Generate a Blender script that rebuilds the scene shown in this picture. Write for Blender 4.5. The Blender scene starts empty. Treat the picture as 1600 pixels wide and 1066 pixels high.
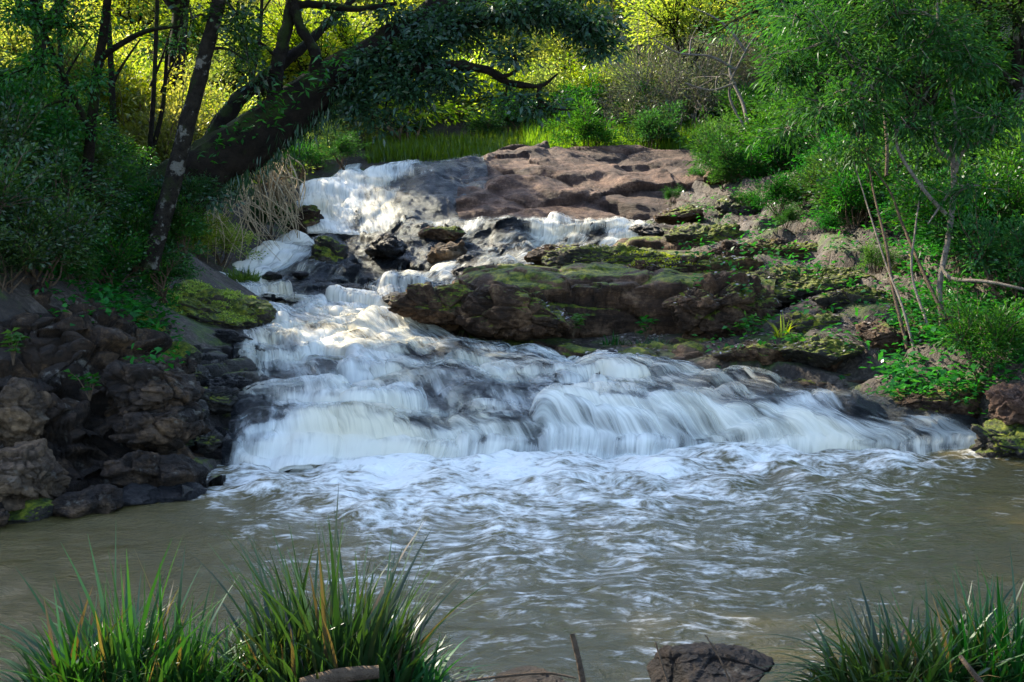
import bpy, math, random
import numpy as np
from mathutils import Vector

R = math.radians
rng = np.random.default_rng(7)
random.seed(7)
scene = bpy.context.scene
C = scene.collection

# ------------------------------------------------------------------ camera
FPX, CAMZ, HOR = 1900.0, 3.0, 330.0
PITCH = math.atan((533 - HOR) / FPX)
cam_data = bpy.data.cameras.new("camera")
cam_data.sensor_width = 36.0
cam_data.lens = FPX / 1600 * 36.0
cam_data.clip_end = 500
cam = bpy.data.objects.new("camera", cam_data)
C.objects.link(cam)
cam.location = (0, 0, CAMZ)
cam.rotation_euler = (R(90) - PITCH, 0, 0)
scene.camera = cam

# ------------------------------------------------------------------ sky, sun, exposure
SUN_EL, SUN_AZ = 35.0, -48.0          # azimuth measured from +Y, negative = towards -X (behind the scene, to the left)
to_sun = Vector((math.sin(R(SUN_AZ)) * math.cos(R(SUN_EL)), math.cos(R(SUN_AZ)) * math.cos(R(SUN_EL)), math.sin(R(SUN_EL))))
world = bpy.data.worlds.new("World")
scene.world = world
world.use_nodes = True
wn, wl = world.node_tree.nodes, world.node_tree.links
sky = wn.new("ShaderNodeTexSky")
sky.sky_type = 'NISHITA'
sky.sun_disc = False
sky.sun_elevation = R(SUN_EL)
sky.sun_rotation = R(SUN_AZ)
wl.new(sky.outputs[0], wn["Background"].inputs[0])
wn["Background"].inputs[1].default_value = 0.15
sun_data = bpy.data.lights.new("sun", 'SUN')
sun_data.energy = 4.0
sun_data.angle = R(0.55)
sun_data.color = (1.0, 0.88, 0.66)
sun = bpy.data.objects.new("sun", sun_data)
C.objects.link(sun)
sun.rotation_euler = to_sun.to_track_quat('Z', 'Y').to_euler()
scene.view_settings.view_transform = 'Standard'
scene.view_settings.look = 'None'
scene.view_settings.gamma = 1.0
scene.view_settings.exposure = 2.2
cy = scene.cycles
cy.max_bounces = 7
cy.diffuse_bounces = 3
cy.glossy_bounces = 3
cy.transmission_bounces = 4
cy.transparent_max_bounces = 10
cy.sample_clamp_indirect = 6.0

# ------------------------------------------------------------------ geometry helpers
CP, SP = math.cos(PITCH), math.sin(PITCH)

def at(px, py, Y):
    """World point at depth Y seen at pixel (px, py) of the 1600 x 1066 photograph."""
    dx, dy = (px - 800) / FPX, (533 - py) / FPX
    s = Y / (CP + dy * SP)
    return np.array((dx * s, Y, CAMZ + (-SP + dy * CP) * s))

def project(P):
    P = np.asarray(P, float)
    x, y, z = P[..., 0], P[..., 1], P[..., 2] - CAMZ
    d = y * CP - z * SP
    u = y * SP + z * CP
    return 800 + FPX * x / d, 533 - FPX * u / d

def _hash(ix, iy, iz, seed):
    h = (ix.astype(np.int64) * 374761393 + iy.astype(np.int64) * 668265263 + iz.astype(np.int64) * 1274126177 + seed * 974634541) & 0xffffffff
    h = ((h ^ (h >> 13)) * 1274126177) & 0xffffffff
    h = ((h ^ (h >> 16)) * 2246822519) & 0xffffffff
    return ((h ^ (h >> 15)) & 0xffffff) / float(0xffffff)

def noise(P, seed=0):
    """Value noise in [-1, 1] at points P (n,3)."""
    P = np.asarray(P, float)
    i = np.floor(P)
    f = P - i
    f = f * f * f * (f * (f * 6 - 15) + 10)
    i = i.astype(np.int64)
    out = 0
    for a in (0, 1):
        wx = f[..., 0] if a else 1 - f[..., 0]
        for b in (0, 1):
            wy = f[..., 1] if b else 1 - f[..., 1]
            for c in (0, 1):
                wz = f[..., 2] if c else 1 - f[..., 2]
                out = out + wx * wy * wz * _hash(i[..., 0] + a, i[..., 1] + b, i[..., 2] + c, seed)
    return out * 2 - 1

def fbm(P, octaves=4, seed=0, gain=0.5, lac=2.03):
    P = np.asarray(P, float)
    a, s, t = 1.0, 0.0, 0.0
    for k in range(octaves):
        s = s + a * noise(P + 17.3 * k, seed + k * 31)
        t += a
        a *= gain
        P = P * lac
    return s / t

def fracture(P, scale, seed, step=1.0, tilt=1.0, crack=1.0, warp=0.18, ids=False):
    """Angular broken-rock relief: every Voronoi cell is an offset, tilted facet, with a groove between cells."""
    P = np.asarray(P, float)
    Q = P * np.asarray(scale, float)
    Q = Q + warp * np.stack([fbm(Q * 1.7 + 9.1 * k, 3, seed + k) for k in range(3)], -1)
    i = np.floor(Q).astype(np.int64)
    b1 = np.full(len(Q), 9.0); b2 = b1.copy()
    hid = np.zeros(len(Q)); rel = np.zeros_like(Q); g = np.zeros_like(Q)
    for a in (-1, 0, 1):
        for b in (-1, 0, 1):
            for c in (-1, 0, 1):
                ci = i + (a, b, c)
                x, y, z = ci[:, 0], ci[:, 1], ci[:, 2]
                j = np.stack([_hash(x, y, z, seed + 1), _hash(x, y, z, seed + 2), _hash(x, y, z, seed + 3)], -1)
                dv = Q - (ci + j)
                d = np.linalg.norm(dv, axis=1)
                m = d < b1
                b2 = np.where(m, b1, np.minimum(b2, d))
                b1 = np.where(m, d, b1)
                hid = np.where(m, _hash(x, y, z, seed + 4), hid)
                rel = np.where(m[:, None], dv, rel)
                g = np.where(m[:, None], np.stack([_hash(x, y, z, seed + 5), _hash(x, y, z, seed + 6), _hash(x, y, z, seed + 7)], -1) * 2 - 1, g)
    d = step * (hid - 0.5) + tilt * (rel * g).sum(1) - crack * np.exp(-((b2 - b1) / 0.07) ** 2)
    return (d, hid) if ids else d

def np_mesh(name, V, Fc, smooth=True, attrs=None, face_attrs=None, uv=None):
    me = bpy.data.meshes.new(name)
    V = np.ascontiguousarray(V, dtype=np.float32)
    Fc = np.ascontiguousarray(Fc, dtype=np.int32)
    n, k = Fc.shape
    me.vertices.add(len(V))
    me.vertices.foreach_set('co', V.ravel())
    me.loops.add(n * k)
    me.loops.foreach_set('vertex_index', Fc.ravel())
    me.polygons.add(n)
    me.polygons.foreach_set('loop_start', np.arange(n, dtype=np.int32) * k)
    me.update(calc_edges=True)
    if smooth:
        me.polygons.foreach_set('use_smooth', np.ones(n, dtype=bool))
    for nm, v in (attrs or {}).items():
        a = me.attributes.new(nm, 'FLOAT', 'POINT')
        a.data.foreach_set('value', np.ascontiguousarray(v, dtype=np.float32).ravel())
    for nm, v in (face_attrs or {}).items():
        a = me.attributes.new(nm, 'FLOAT', 'FACE')
        a.data.foreach_set('value', np.ascontiguousarray(v, dtype=np.float32).ravel())
    if uv is not None:
        l = me.uv_layers.new(name='UVMap')
        l.data.foreach_set('uv', np.ascontiguousarray(uv[Fc.ravel()], dtype=np.float32).ravel())
    me.validate()
    return me

def obj(name, me, mat=None, parent=None, loc=None):
    o = bpy.data.objects.new(name, me)
    C.objects.link(o)
    if mat is not None and not me.materials:
        me.materials.append(mat)
    if parent is not None:
        o.parent = parent
    if loc is not None:
        o.location = loc
    return o

def tag(o, label=None, cat=None, group=None, kind=None):
    if label: o['label'] = label
    if cat: o['category'] = cat
    if group: o['group'] = group
    if kind: o['kind'] = kind
    return o

def thing(name, label, cat, loc=(0, 0, 0), group=None):
    o = bpy.data.objects.new(name, None)
    C.objects.link(o)
    o.location = [float(v) for v in loc]
    o.empty_display_size = 0.2
    return tag(o, label, cat, group)

def dup(root, loc, rotz=0.0, scale=1.0, label=None, group=None, cat=None):
    r = root.copy()
    C.objects.link(r)
    r.location = [float(v) for v in loc]
    r.rotation_euler = (0, 0, rotz)
    r.scale = (scale, scale, scale) if np.isscalar(scale) else scale
    if label: r['label'] = label
    if group: r['group'] = group
    if cat: r['category'] = cat
    for ch in list(root.children):
        c = ch.copy()
        C.objects.link(c)
        c.parent = r
    return r

def grid_faces(nu, nv):
    a = np.arange(nu * nv).reshape(nv, nu)
    return np.stack([a[:-1, :-1], a[:-1, 1:], a[1:, 1:], a[1:, :-1]], -1).reshape(-1, 4)

def blur2(A, n):
    for _ in range(n):
        B = A.copy()
        B[1:-1] = (A[:-2] + 2 * A[1:-1] + A[2:]) / 4
        A = B.copy()
        A[:, 1:-1] = (B[:, :-2] + 2 * B[:, 1:-1] + B[:, 2:]) / 4
    return A

def resample(P, n):
    P = np.asarray(P, float)
    d = np.r_[0, np.cumsum(np.linalg.norm(np.diff(P, axis=0), axis=1))]
    t = np.linspace(0, d[-1], n)
    return np.stack([np.interp(t, d, P[:, k]) for k in range(P.shape[1])], -1)

def loft(stations, nu, nv, smooth=4, world=False):
    """Stations are cross-flow polylines of (px, py, depth); returns a dense (nv, nu, 3) surface of world points."""
    rows = []
    for s in stations:
        q = resample(np.array([(a, b, 0) for a, b, c in s], float), nu)
        aa = np.array(s, float)
        da = np.r_[0, np.cumsum(np.linalg.norm(np.diff(aa[:, :2], axis=0), axis=1))]
        Y = np.interp(np.linspace(0, da[-1], nu), da, aa[:, 2])
        rows.append(np.stack([at(q[i, 0], q[i, 1], Y[i]) for i in range(nu)]))
    rows = np.array(rows)
    seg = np.r_[0, np.cumsum(np.linalg.norm(np.diff(rows, axis=0), axis=2).mean(1))]
    t = np.linspace(0, seg[-1], nv)
    G = np.empty((nv, nu, 3))
    for i in range(nu):
        for k in range(3):
            G[:, i, k] = np.interp(t, seg, rows[:, i, k])
    return blur2(G, smooth)

def normals(G):
    du = np.gradient(G, axis=1)
    dv = np.gradient(G, axis=0)
    n = np.cross(du, dv)
    n /= np.linalg.norm(n, axis=2, keepdims=True) + 1e-9
    if n[..., 2].mean() < 0:
        n = -n
    return n

def idw(px, py, pts, power=2.6):
    pts = np.array(pts, float)
    num = den = 0
    for a, b, v in pts:
        w = 1.0 / (((px - a) ** 2 + (1.6 * (py - b)) ** 2 + 60.0) ** (power / 2))
        num = num + w * v
        den = den + w
    return num / den

def smoothstep(a, b, x):
    t = np.clip((x - a) / (b - a), 0, 1)
    return t * t * (3 - 2 * t)

def terrace(Z, P, step, k, seed, edge=0.35):
    h = Z + step * 0.8 * noise(P * np.array((0.55, 0.55, 0.0)), seed)
    t = h / step - np.floor(h / step)
    return Z + step * k * (smoothstep(0.5 - edge / 2, 0.5 + edge / 2, t) - t)

# ------------------------------------------------------------------ materials
def new_mat(name):
    m = bpy.data.materials.new(name)
    m.use_nodes = True
    nt = m.node_tree
    nt.nodes.clear()
    return m, nt

class N:
    """Tiny node-graph writer."""
    def __init__(s, nt): s.nt = nt
    def n(s, t, ins=None, **kw):
        d = s.nt.nodes.new(t)
        for k, v in kw.items(): setattr(d, k, v)
        for k, v in (ins or {}).items():
            if hasattr(v, 'is_output'): s.nt.links.new(v, d.inputs[k])
            else: d.inputs[k].default_value = v
        return d
    def math(s, op, a, b=None, c=None, clamp=False):
        d = s.nt.nodes.new('ShaderNodeMath'); d.operation = op; d.use_clamp = clamp
        for i, v in enumerate((a, b, c)):
            if v is None: continue
            if hasattr(v, 'is_output'): s.nt.links.new(v, d.inputs[i])
            else: d.inputs[i].default_value = v
        return d.outputs[0]
    def mix(s, f, a, b):
        d = s.nt.nodes.new('ShaderNodeMix'); d.data_type = 'RGBA'
        for i, v in ((0, f), (6, a), (7, b)):
            if hasattr(v, 'is_output'): s.nt.links.new(v, d.inputs[i])
            else: d.inputs[i].default_value = v if i == 0 else (*v, 1)
        return d.outputs[2]
    def ramp(s, f, stops):
        d = s.nt.nodes.new('ShaderNodeValToRGB')
        while len(d.color_ramp.elements) < len(stops): d.color_ramp.elements.new(0.5)
        for e, (p, c) in zip(d.color_ramp.elements, stops):
            e.position = p; e.color = (*c, 1) if len(c) == 3 else c
        s.nt.links.new(f, d.inputs[0])
        return d.outputs[0]
    def mapr(s, f, a, b, c=0.0, d=1.0):
        m = s.nt.nodes.new('ShaderNodeMapRange'); m.interpolation_type = 'SMOOTHSTEP'
        s.nt.links.new(f, m.inputs[0])
        for i, v in enumerate((a, b, c, d)): m.inputs[i + 1].default_value = v
        return m.outputs[0]
    def noise(s, vec, scale, detail=4.0, rough=0.55, dist=0.0):
        return s.n('ShaderNodeTexNoise', {'Vector': vec, 'Scale': scale, 'Detail': detail, 'Roughness': rough, 'Distortion': dist}).outputs[0]
    def out(s, sh, disp=None):
        o = s.nt.nodes.new('ShaderNodeOutputMaterial')
        s.nt.links.new(sh, o.inputs[0])

def leaf_mat(name, dark, mid, light, trans=0.45, tcol=(1.9, 1.7, 0.5), gloss=0.025):
    m, nt = new_mat(name)
    g = N(nt)
    tint = g.n('ShaderNodeAttribute', attribute_name='tint').outputs['Fac']
    col = g.ramp(tint, [(0.0, dark), (0.5, mid), (1.0, light)])
    rnd = g.n('ShaderNodeObjectInfo').outputs['Random']
    hs = g.n('ShaderNodeHueSaturation', {'Hue': g.mapr(rnd, 0.0, 1.0, 0.475, 0.525), 'Saturation': g.mapr(g.math('FRACT', g.math('MULTIPLY', rnd, 7.3)), 0.0, 1.0, 0.95, 1.2), 'Value': g.mapr(g.math('FRACT', g.math('MULTIPLY', rnd, 13.7)), 0.0, 1.0, 0.75, 1.35), 'Color': col})
    col = hs.outputs[0]
    tc = g.n('ShaderNodeMix', data_type='RGBA', blend_type='MULTIPLY')
    tc.inputs[0].default_value = 1.0
    nt.links.new(col, tc.inputs[6])
    tc.inputs[7].default_value = (*tcol, 1)
    d = g.n('ShaderNodeBsdfDiffuse', {'Color': col}).outputs[0]
    t = g.n('ShaderNodeBsdfTranslucent', {'Color': tc.outputs[2]}).outputs[0]
    a = g.n('ShaderNodeMixShader', {0: trans, 1: d, 2: t}).outputs[0]
    gl = g.n('ShaderNodeBsdfGlossy', {'Color': (0.9, 0.95, 1, 1), 'Roughness': 0.38}).outputs[0]
    g.out(g.n('ShaderNodeMixShader', {0: gloss, 1: a, 2: gl}).outputs[0])
    return m

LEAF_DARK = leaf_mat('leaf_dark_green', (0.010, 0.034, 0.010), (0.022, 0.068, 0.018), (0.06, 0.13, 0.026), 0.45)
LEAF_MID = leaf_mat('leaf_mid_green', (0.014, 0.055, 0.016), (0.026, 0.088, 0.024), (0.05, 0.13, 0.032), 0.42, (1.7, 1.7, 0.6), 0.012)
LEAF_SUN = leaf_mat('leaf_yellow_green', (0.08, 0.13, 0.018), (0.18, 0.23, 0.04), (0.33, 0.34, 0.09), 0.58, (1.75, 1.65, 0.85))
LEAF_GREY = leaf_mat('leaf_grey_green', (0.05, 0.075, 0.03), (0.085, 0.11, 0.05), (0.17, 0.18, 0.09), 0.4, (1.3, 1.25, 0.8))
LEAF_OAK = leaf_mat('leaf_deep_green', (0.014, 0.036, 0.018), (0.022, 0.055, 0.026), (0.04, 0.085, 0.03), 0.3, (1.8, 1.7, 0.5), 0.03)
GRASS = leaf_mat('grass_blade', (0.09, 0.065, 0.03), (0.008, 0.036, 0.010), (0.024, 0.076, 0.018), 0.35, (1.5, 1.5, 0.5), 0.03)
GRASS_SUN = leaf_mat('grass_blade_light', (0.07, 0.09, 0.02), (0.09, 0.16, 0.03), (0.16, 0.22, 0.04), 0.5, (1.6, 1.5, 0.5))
LITTER = leaf_mat('fallen_leaf', (0.05, 0.035, 0.025), (0.11, 0.085, 0.065), (0.24, 0.2, 0.17), 0.15, (1, 1, 1), 0.12)

def bark_mat(name, c1, c2, moss, scale=7.0, pale=None):
    m, nt = new_mat(name)
    g = N(nt)
    p = g.n('ShaderNodeTexCoord').outputs['Object']
    n1 = g.noise(p, scale, 6, 0.65)
    col = g.ramp(n1, [(0.3, c1), (0.7, c2)])
    if pale:
        n3 = g.noise(p, scale * 0.55, 4, 0.6)
        col = g.mix(g.mapr(n3, 0.55, 0.62), col, pale)
    n2 = g.noise(p, 2.2, 5, 0.6)
    nz = g.n('ShaderNodeSeparateXYZ', {0: g.n('ShaderNodeNewGeometry').outputs['Normal']}).outputs[2]
    mf = g.mapr(g.math('ADD', g.math('MULTIPLY', nz, 0.25), n2), 0.62 - moss * 0.25, 0.75 - moss * 0.25)
    col = g.mix(mf if moss > 0 else 0.0, col, (0.016, 0.024, 0.006))
    b = g.n('ShaderNodeBump', {'Height': g.noise(p, scale * 3, 5, 0.7), 'Strength': 1.0, 'Distance': 0.06}).outputs[0]
    s = g.n('ShaderNodeBsdfPrincipled', {'Base Color': col, 'Roughness': 0.9, 'Specular IOR Level': 0.1, 'Normal': b})
    g.out(s.outputs[0])
    return m

BARK_DARK = bark_mat('bark_dark_mossy', (0.003, 0.0026, 0.002), (0.018, 0.014, 0.010), 0.5)
BARK_TRUNK = bark_mat('bark_black_mossy', (0.002, 0.0018, 0.0014), (0.016, 0.012, 0.009), 0.12, 5.0)
BARK_LICHEN = bark_mat('bark_lichen', (0.005, 0.004, 0.003), (0.024, 0.02, 0.015), 0.25, 11.0, (0.11, 0.105, 0.09))
BARK_PALE = bark_mat('bark_pale', (0.09, 0.075, 0.06), (0.26, 0.225, 0.19), 0.0, 12.0)
TWIG = bark_mat('twig_brown', (0.07, 0.05, 0.035), (0.17, 0.12, 0.08), 0.0, 15.0)
TWIG_PALE = bark_mat('twig_straw', (0.34, 0.26, 0.16), (0.6, 0.48, 0.31), 0.0, 15.0)  # lightened as if sunlit, since the tangle stands in shade

def rock_mat(name, c1, c2, c3, moss=0.0, wet=0.0, scale=1.6, lichen=0.0):
    m, nt = new_mat(name)
    g = N(nt)
    p = g.n('ShaderNodeTexCoord').outputs['Object']
    geo = g.n('ShaderNodeNewGeometry')
    n1 = g.noise(p, scale, 8, 0.62, 0.4)
    n2 = g.noise(p, scale * 9, 8, 0.75)
    col = g.ramp(g.math('ADD', g.math('MULTIPLY', n1, 0.55), g.math('MULTIPLY', n2, 0.45)), [(0.36, c1), (0.5, c2), (0.64, c3)])
    fa = g.n('ShaderNodeAttribute', attribute_name='facet').outputs['Fac']
    fm = g.n('ShaderNodeMix', data_type='RGBA', blend_type='MULTIPLY')
    fm.inputs[0].default_value = 1.0
    nt.links.new(col, fm.inputs[6])
    nt.links.new(g.ramp(fa, [(0.15, (0.55, 0.53, 0.52)), (0.5, (0.95, 0.92, 0.9)), (0.85, (1.6, 1.5, 1.35))]), fm.inputs[7])
    col = fm.outputs[2]
    if lichen:
        col = g.mix(g.mapr(g.noise(p, scale * 3.1, 5, 0.6), 0.60, 0.68, 0, lichen), col, (0.24, 0.22, 0.18))
    nz = g.n('ShaderNodeSeparateXYZ', {0: geo.outputs['Normal']}).outputs[2]
    rough = 0.8 - 0.38 * wet
    if moss:
        mn = g.noise(p, 1.3, 6, 0.62)
        mf = g.mapr(g.math('ADD', g.math('MULTIPLY', nz, 0.32), mn), 0.98 - 0.42 * moss, 1.08 - 0.42 * moss)
        mc = g.ramp(g.noise(p, 9.0, 5, 0.7), [(0.35, (0.014, 0.03, 0.004)), (0.50, (0.09, 0.125, 0.008)), (0.66, (0.26, 0.27, 0.014))])  # moss brightened to make up for sun missing on the ledge
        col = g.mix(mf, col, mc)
    st = g.n('ShaderNodeMapping', {'Vector': p, 'Scale': (1.0, 1.0, 5.0)}).outputs[0]
    h = g.math('ADD', g.math('ADD', g.noise(p, scale * 6, 10, 0.78), g.math('MULTIPLY', g.noise(p, scale * 28, 6, 0.75), 0.45)), g.math('MULTIPLY', g.noise(st, scale * 2.5, 6, 0.65), 0.9))
    b = g.n('ShaderNodeBump', {'Height': h, 'Strength': 1.0, 'Distance': 0.11}).outputs[0]
    s = g.n('ShaderNodeBsdfPrincipled', {'Base Color': col, 'Roughness': rough, 'Specular IOR Level': 0.3, 'Normal': b})
    g.out(s.outputs[0])
    return m

ROCK_RED = rock_mat('rock_red_brown', (0.018, 0.009, 0.006), (0.068, 0.036, 0.024), (0.20, 0.128, 0.092), 0.0, 0.15, 1.8)
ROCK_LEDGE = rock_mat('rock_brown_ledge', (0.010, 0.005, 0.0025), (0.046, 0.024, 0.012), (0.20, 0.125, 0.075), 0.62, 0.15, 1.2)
ROCK_LEFT = rock_mat('rock_grey_brown', (0.004, 0.0026, 0.0014), (0.023, 0.013, 0.0065), (0.13, 0.082, 0.045), 0.05, 0.25, 1.3, 0.55)
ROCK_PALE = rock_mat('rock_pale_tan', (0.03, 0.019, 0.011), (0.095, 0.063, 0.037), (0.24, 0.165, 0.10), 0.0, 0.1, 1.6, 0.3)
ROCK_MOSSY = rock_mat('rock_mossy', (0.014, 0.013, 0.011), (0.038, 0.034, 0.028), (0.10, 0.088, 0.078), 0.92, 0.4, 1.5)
ROCK_WET = rock_mat('rock_wet_black', (0.005, 0.005, 0.006), (0.012, 0.012, 0.014), (0.034, 0.032, 0.032), 0.0, 0.95, 1.5)
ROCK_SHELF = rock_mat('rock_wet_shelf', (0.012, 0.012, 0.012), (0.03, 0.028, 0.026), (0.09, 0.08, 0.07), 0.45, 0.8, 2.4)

def ground_mat():
    m, nt = new_mat('forest_floor')
    g = N(nt)
    p = g.n('ShaderNodeTexCoord').outputs['Object']
    nz = g.n('ShaderNodeSeparateXYZ', {0: g.n('ShaderNodeNewGeometry').outputs['Normal']}).outputs[2]
    n1 = g.noise(p, 1.0, 8, 0.65)
    n2 = g.noise(p, 14.0, 6, 0.7)
    col = g.ramp(g.math('ADD', g.math('MULTIPLY', n1, 0.5), g.math('MULTIPLY', n2, 0.5)), [(0.36, (0.009, 0.006, 0.004)), (0.5, (0.032, 0.022, 0.015)), (0.64, (0.13, 0.10, 0.078))])
    mn = g.noise(p, 1.1, 6, 0.6)
    mf = g.mapr(g.math('ADD', g.math('MULTIPLY', nz, 0.25), mn), 0.72, 0.84)
    mc = g.ramp(g.noise(p, 11.0, 5, 0.7), [(0.35, (0.012, 0.026, 0.004)), (0.55, (0.045, 0.075, 0.007)), (0.75, (0.13, 0.15, 0.012))])
    col = g.mix(mf, col, mc)
    b = g.n('ShaderNodeBump', {'Height': g.math('ADD', n2, g.noise(p, 5.0, 6, 0.7)), 'Strength': 1.0, 'Distance': 0.08}).outputs[0]
    g.out(g.n('ShaderNodeBsdfPrincipled', {'Base Color': col, 'Roughness': 0.8, 'Normal': b}).outputs[0])
    return m
GROUND = ground_mat()

def veil_mat(name, seed, cover=0.0, su=1.0, sv=1.0, tint=(0.79, 0.78, 0.73)):
    """Falling water: white aerated streaks that run with the flow, with a clear glossy film between them."""
    m, nt = new_mat(name)
    g = N(nt)
    uv = g.n('ShaderNodeTexCoord').outputs['UV']
    foam = g.n('ShaderNodeAttribute', attribute_name='foam').outputs['Fac']
    w = g.n('ShaderNodeTexNoise', {'Vector': uv, 'Scale': 0.9, 'Detail': 3.0}).outputs['Color']
    wv = g.n('ShaderNodeVectorMath', {0: w, 1: (0.5, 0.5, 0.5)}, operation='SUBTRACT').outputs[0]
    wv = g.n('ShaderNodeVectorMath', {0: wv, 1: (0.16, 0.6, 0)}, operation='MULTIPLY').outputs[0]
    q = g.n('ShaderNodeVectorMath', {0: uv, 1: wv}, operation='ADD').outputs[0]
    def streak(a, b, det, off):
        mp = g.n('ShaderNodeMapping', {'Vector': q, 'Scale': (a * su, b * sv, 1), 'Location': (off + seed, seed * 3.1, 0)}).outputs[0]
        return g.noise(mp, 1.0, det, 0.6)
    s1, s2, s3 = streak(2.4, 0.75, 3, 0), streak(9.0, 1.0, 4, 5.2), streak(34.0, 1.6, 3, 9.7)
    n = g.math('ADD', g.math('ADD', g.math('MULTIPLY', s1, 0.5), g.math('MULTIPLY', s2, 0.34)), g.math('MULTIPLY', s3, 0.16))
    v = g.math('ADD', g.math('MULTIPLY', g.math('SUBTRACT', n, 0.5), 2.8), g.math('ADD', g.math('MULTIPLY', foam, 1.15), cover - 0.38))
    al = g.mapr(v, 0.02, 0.85, 0.0, 0.97)
    h = g.math('ADD', g.math('MULTIPLY', s1, 0.6), g.math('ADD', g.math('MULTIPLY', s2, 0.35), g.math('MULTIPLY', s3, 0.12)))
    b = g.n('ShaderNodeBump', {'Height': h, 'Strength': 0.38, 'Distance': 0.12}).outputs[0]
    murk = g.mapr(g.noise(uv, 0.5, 3), 0.4, 0.65)
    fc = g.mix(murk, tint, (0.74, 0.67, 0.52))
    d = g.n('ShaderNodeBsdfDiffuse', {'Color': fc, 'Normal': b}).outputs[0]
    t = g.n('ShaderNodeBsdfTranslucent', {'Color': fc, 'Normal': b}).outputs[0]
    f = g.n('ShaderNodeMixShader', {0: 0.3, 1: d, 2: t}).outputs[0]
    gl = g.n('ShaderNodeBsdfGlossy', {'Color': (1, 1, 1, 1), 'Roughness': 0.5, 'Normal': b}).outputs[0]
    fr = g.n('ShaderNodeFresnel', {'IOR': 1.33, 'Normal': b}).outputs[0]
    gf = g.n('ShaderNodeBsdfGlossy', {'Color': (1, 1, 1, 1), 'Roughness': 0.55, 'Normal': b}).outputs[0]
    f = g.n('ShaderNodeMixShader', {0: g.math('MULTIPLY', fr, 0.03), 1: f, 2: gl}).outputs[0]
    tr = g.n('ShaderNodeBsdfTransparent', {'Color': (0.93, 0.95, 0.96, 1)}).outputs[0]
    film = g.n('ShaderNodeMixShader', {0: g.math('MULTIPLY', fr, 0.012, clamp=True), 1: tr, 2: gf}).outputs[0]
    g.out(g.n('ShaderNodeMixShader', {0: al, 1: film, 2: f}).outputs[0])
    return m
VEIL_A = veil_mat('falling_water', 0.0, -0.05)
VEIL_THIN = veil_mat('falling_water_over_rock', 8.3, -0.07, 1.2, 0.9)
VEIL_B = veil_mat('falling_water_thin', 4.7, -0.22, 1.3, 0.9)

def pool_mat():
    m, nt = new_mat('pool_water')
    g = N(nt)
    p = g.n('ShaderNodeTexCoord').outputs['Object']
    foam = g.n('ShaderNodeAttribute', attribute_name='foam').outputs['Fac']  # part of this white stands in for sky reflection
    w = g.n('ShaderNodeTexNoise', {'Vector': p, 'Scale': 0.8, 'Detail': 3.0}).outputs['Color']
    wv = g.n('ShaderNodeVectorMath', {0: w, 1: (0.5, 0.5, 0.5)}, operation='SUBTRACT').outputs[0]
    wv = g.n('ShaderNodeVectorMath', {0: wv, 1: (0.8, 0.8, 0)}, operation='MULTIPLY').outputs[0]
    q = g.n('ShaderNodeVectorMath', {0: p, 1: wv}, operation='ADD').outputs[0]
    m1 = g.n('ShaderNodeMapping', {'Vector': q, 'Scale': (2.2, 4.2, 1)}).outputs[0]
    m2 = g.n('ShaderNodeMapping', {'Vector': q, 'Scale': (8.0, 14.0, 1)}).outputs[0]
    f1, f2 = g.noise(m1, 1.0, 4, 0.6), g.noise(m2, 1.0, 5, 0.65)
    n = g.math('ADD', g.math('MULTIPLY', f1, 0.5), g.math('MULTIPLY', f2, 0.5))
    v = g.math('ADD', g.math('MULTIPLY', g.math('SUBTRACT', n, 0.5), 3.6), g.math('SUBTRACT', g.math('MULTIPLY', foam, 1.55), 1.0))
    al = g.mapr(v, 0.0, 0.85, 0.0, 0.88)
    h = g.math('ADD', g.math('MULTIPLY', f2, 0.5), g.math('MULTIPLY', g.noise(m2, 2.6, 4, 0.6), 0.35))
    b = g.n('ShaderNodeBump', {'Height': h, 'Strength': 0.7, 'Distance': 0.08}).outputs[0]
    wat = g.n('ShaderNodeBsdfPrincipled', {'Base Color': (0.072, 0.058, 0.020, 1), 'Roughness': 0.09, 'IOR': 1.33, 'Normal': b}).outputs[0]
    fm = g.n('ShaderNodeBsdfPrincipled', {'Base Color': (0.78, 0.765, 0.71, 1), 'Roughness': 0.45, 'Normal': b}).outputs[0]
    g.out(g.n('ShaderNodeMixShader', {0: al, 1: wat, 2: fm}).outputs[0])
    return m
POOL = pool_mat()

# ------------------------------------------------------------------ terrain
ctrl = []
def g_at(*pts):
    for a, b, c in pts: ctrl.append(at(a, b, c))
def g_xyz(*pts):
    for q in pts: ctrl.append(np.array(q, float))
# near bank under the camera
for x in (-14, -6, -3, -1, 1, 3, 6, 14):
    g_xyz((x, 2.0, 1.25), (x, 4.2, 1.0), (x, 5.4, 0.70), (x, 6.4, 0.30), (x, 7.4, -0.15), (x, 8.6, -0.6))
for y in (10, 12, 13.5):
    for x in (-2, 1, 4, 7): g_xyz((x, y, -0.7))
g_xyz((-4.5, 9, -0.6), (-6, 9.5, -0.6), (9, 10, -0.7), (-9, 10.0, -0.2), (11, 12, -0.2), (-14, 10, 1.0), (15, 11, 1.0))
# left bank
g_at((0, 800, 12.1), (0, 600, 13.4), (0, 470, 14.3), (0, 330, 16.5), (140, 780, 12.9), (150, 600, 14.3), (160, 480, 16.2), (240, 560, 16.8), (250, 470, 19.5),
     (230, 420, 21), (300, 760, 13.6), (330, 640, 15.4), (280, 400, 24.5), (320, 395, 26.5), (430, 375, 30.5), (450, 345, 32.5), (330, 320, 28), (200, 300, 22), (100, 260, 20),
     (450, 290, 35), (300, 240, 34), (100, 160, 28), (-200, 150, 20), (-300, 330, 15), (-300, 560, 12), (-400, 100, 28), (200, 160, 42), (450, 215, 42))
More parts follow.
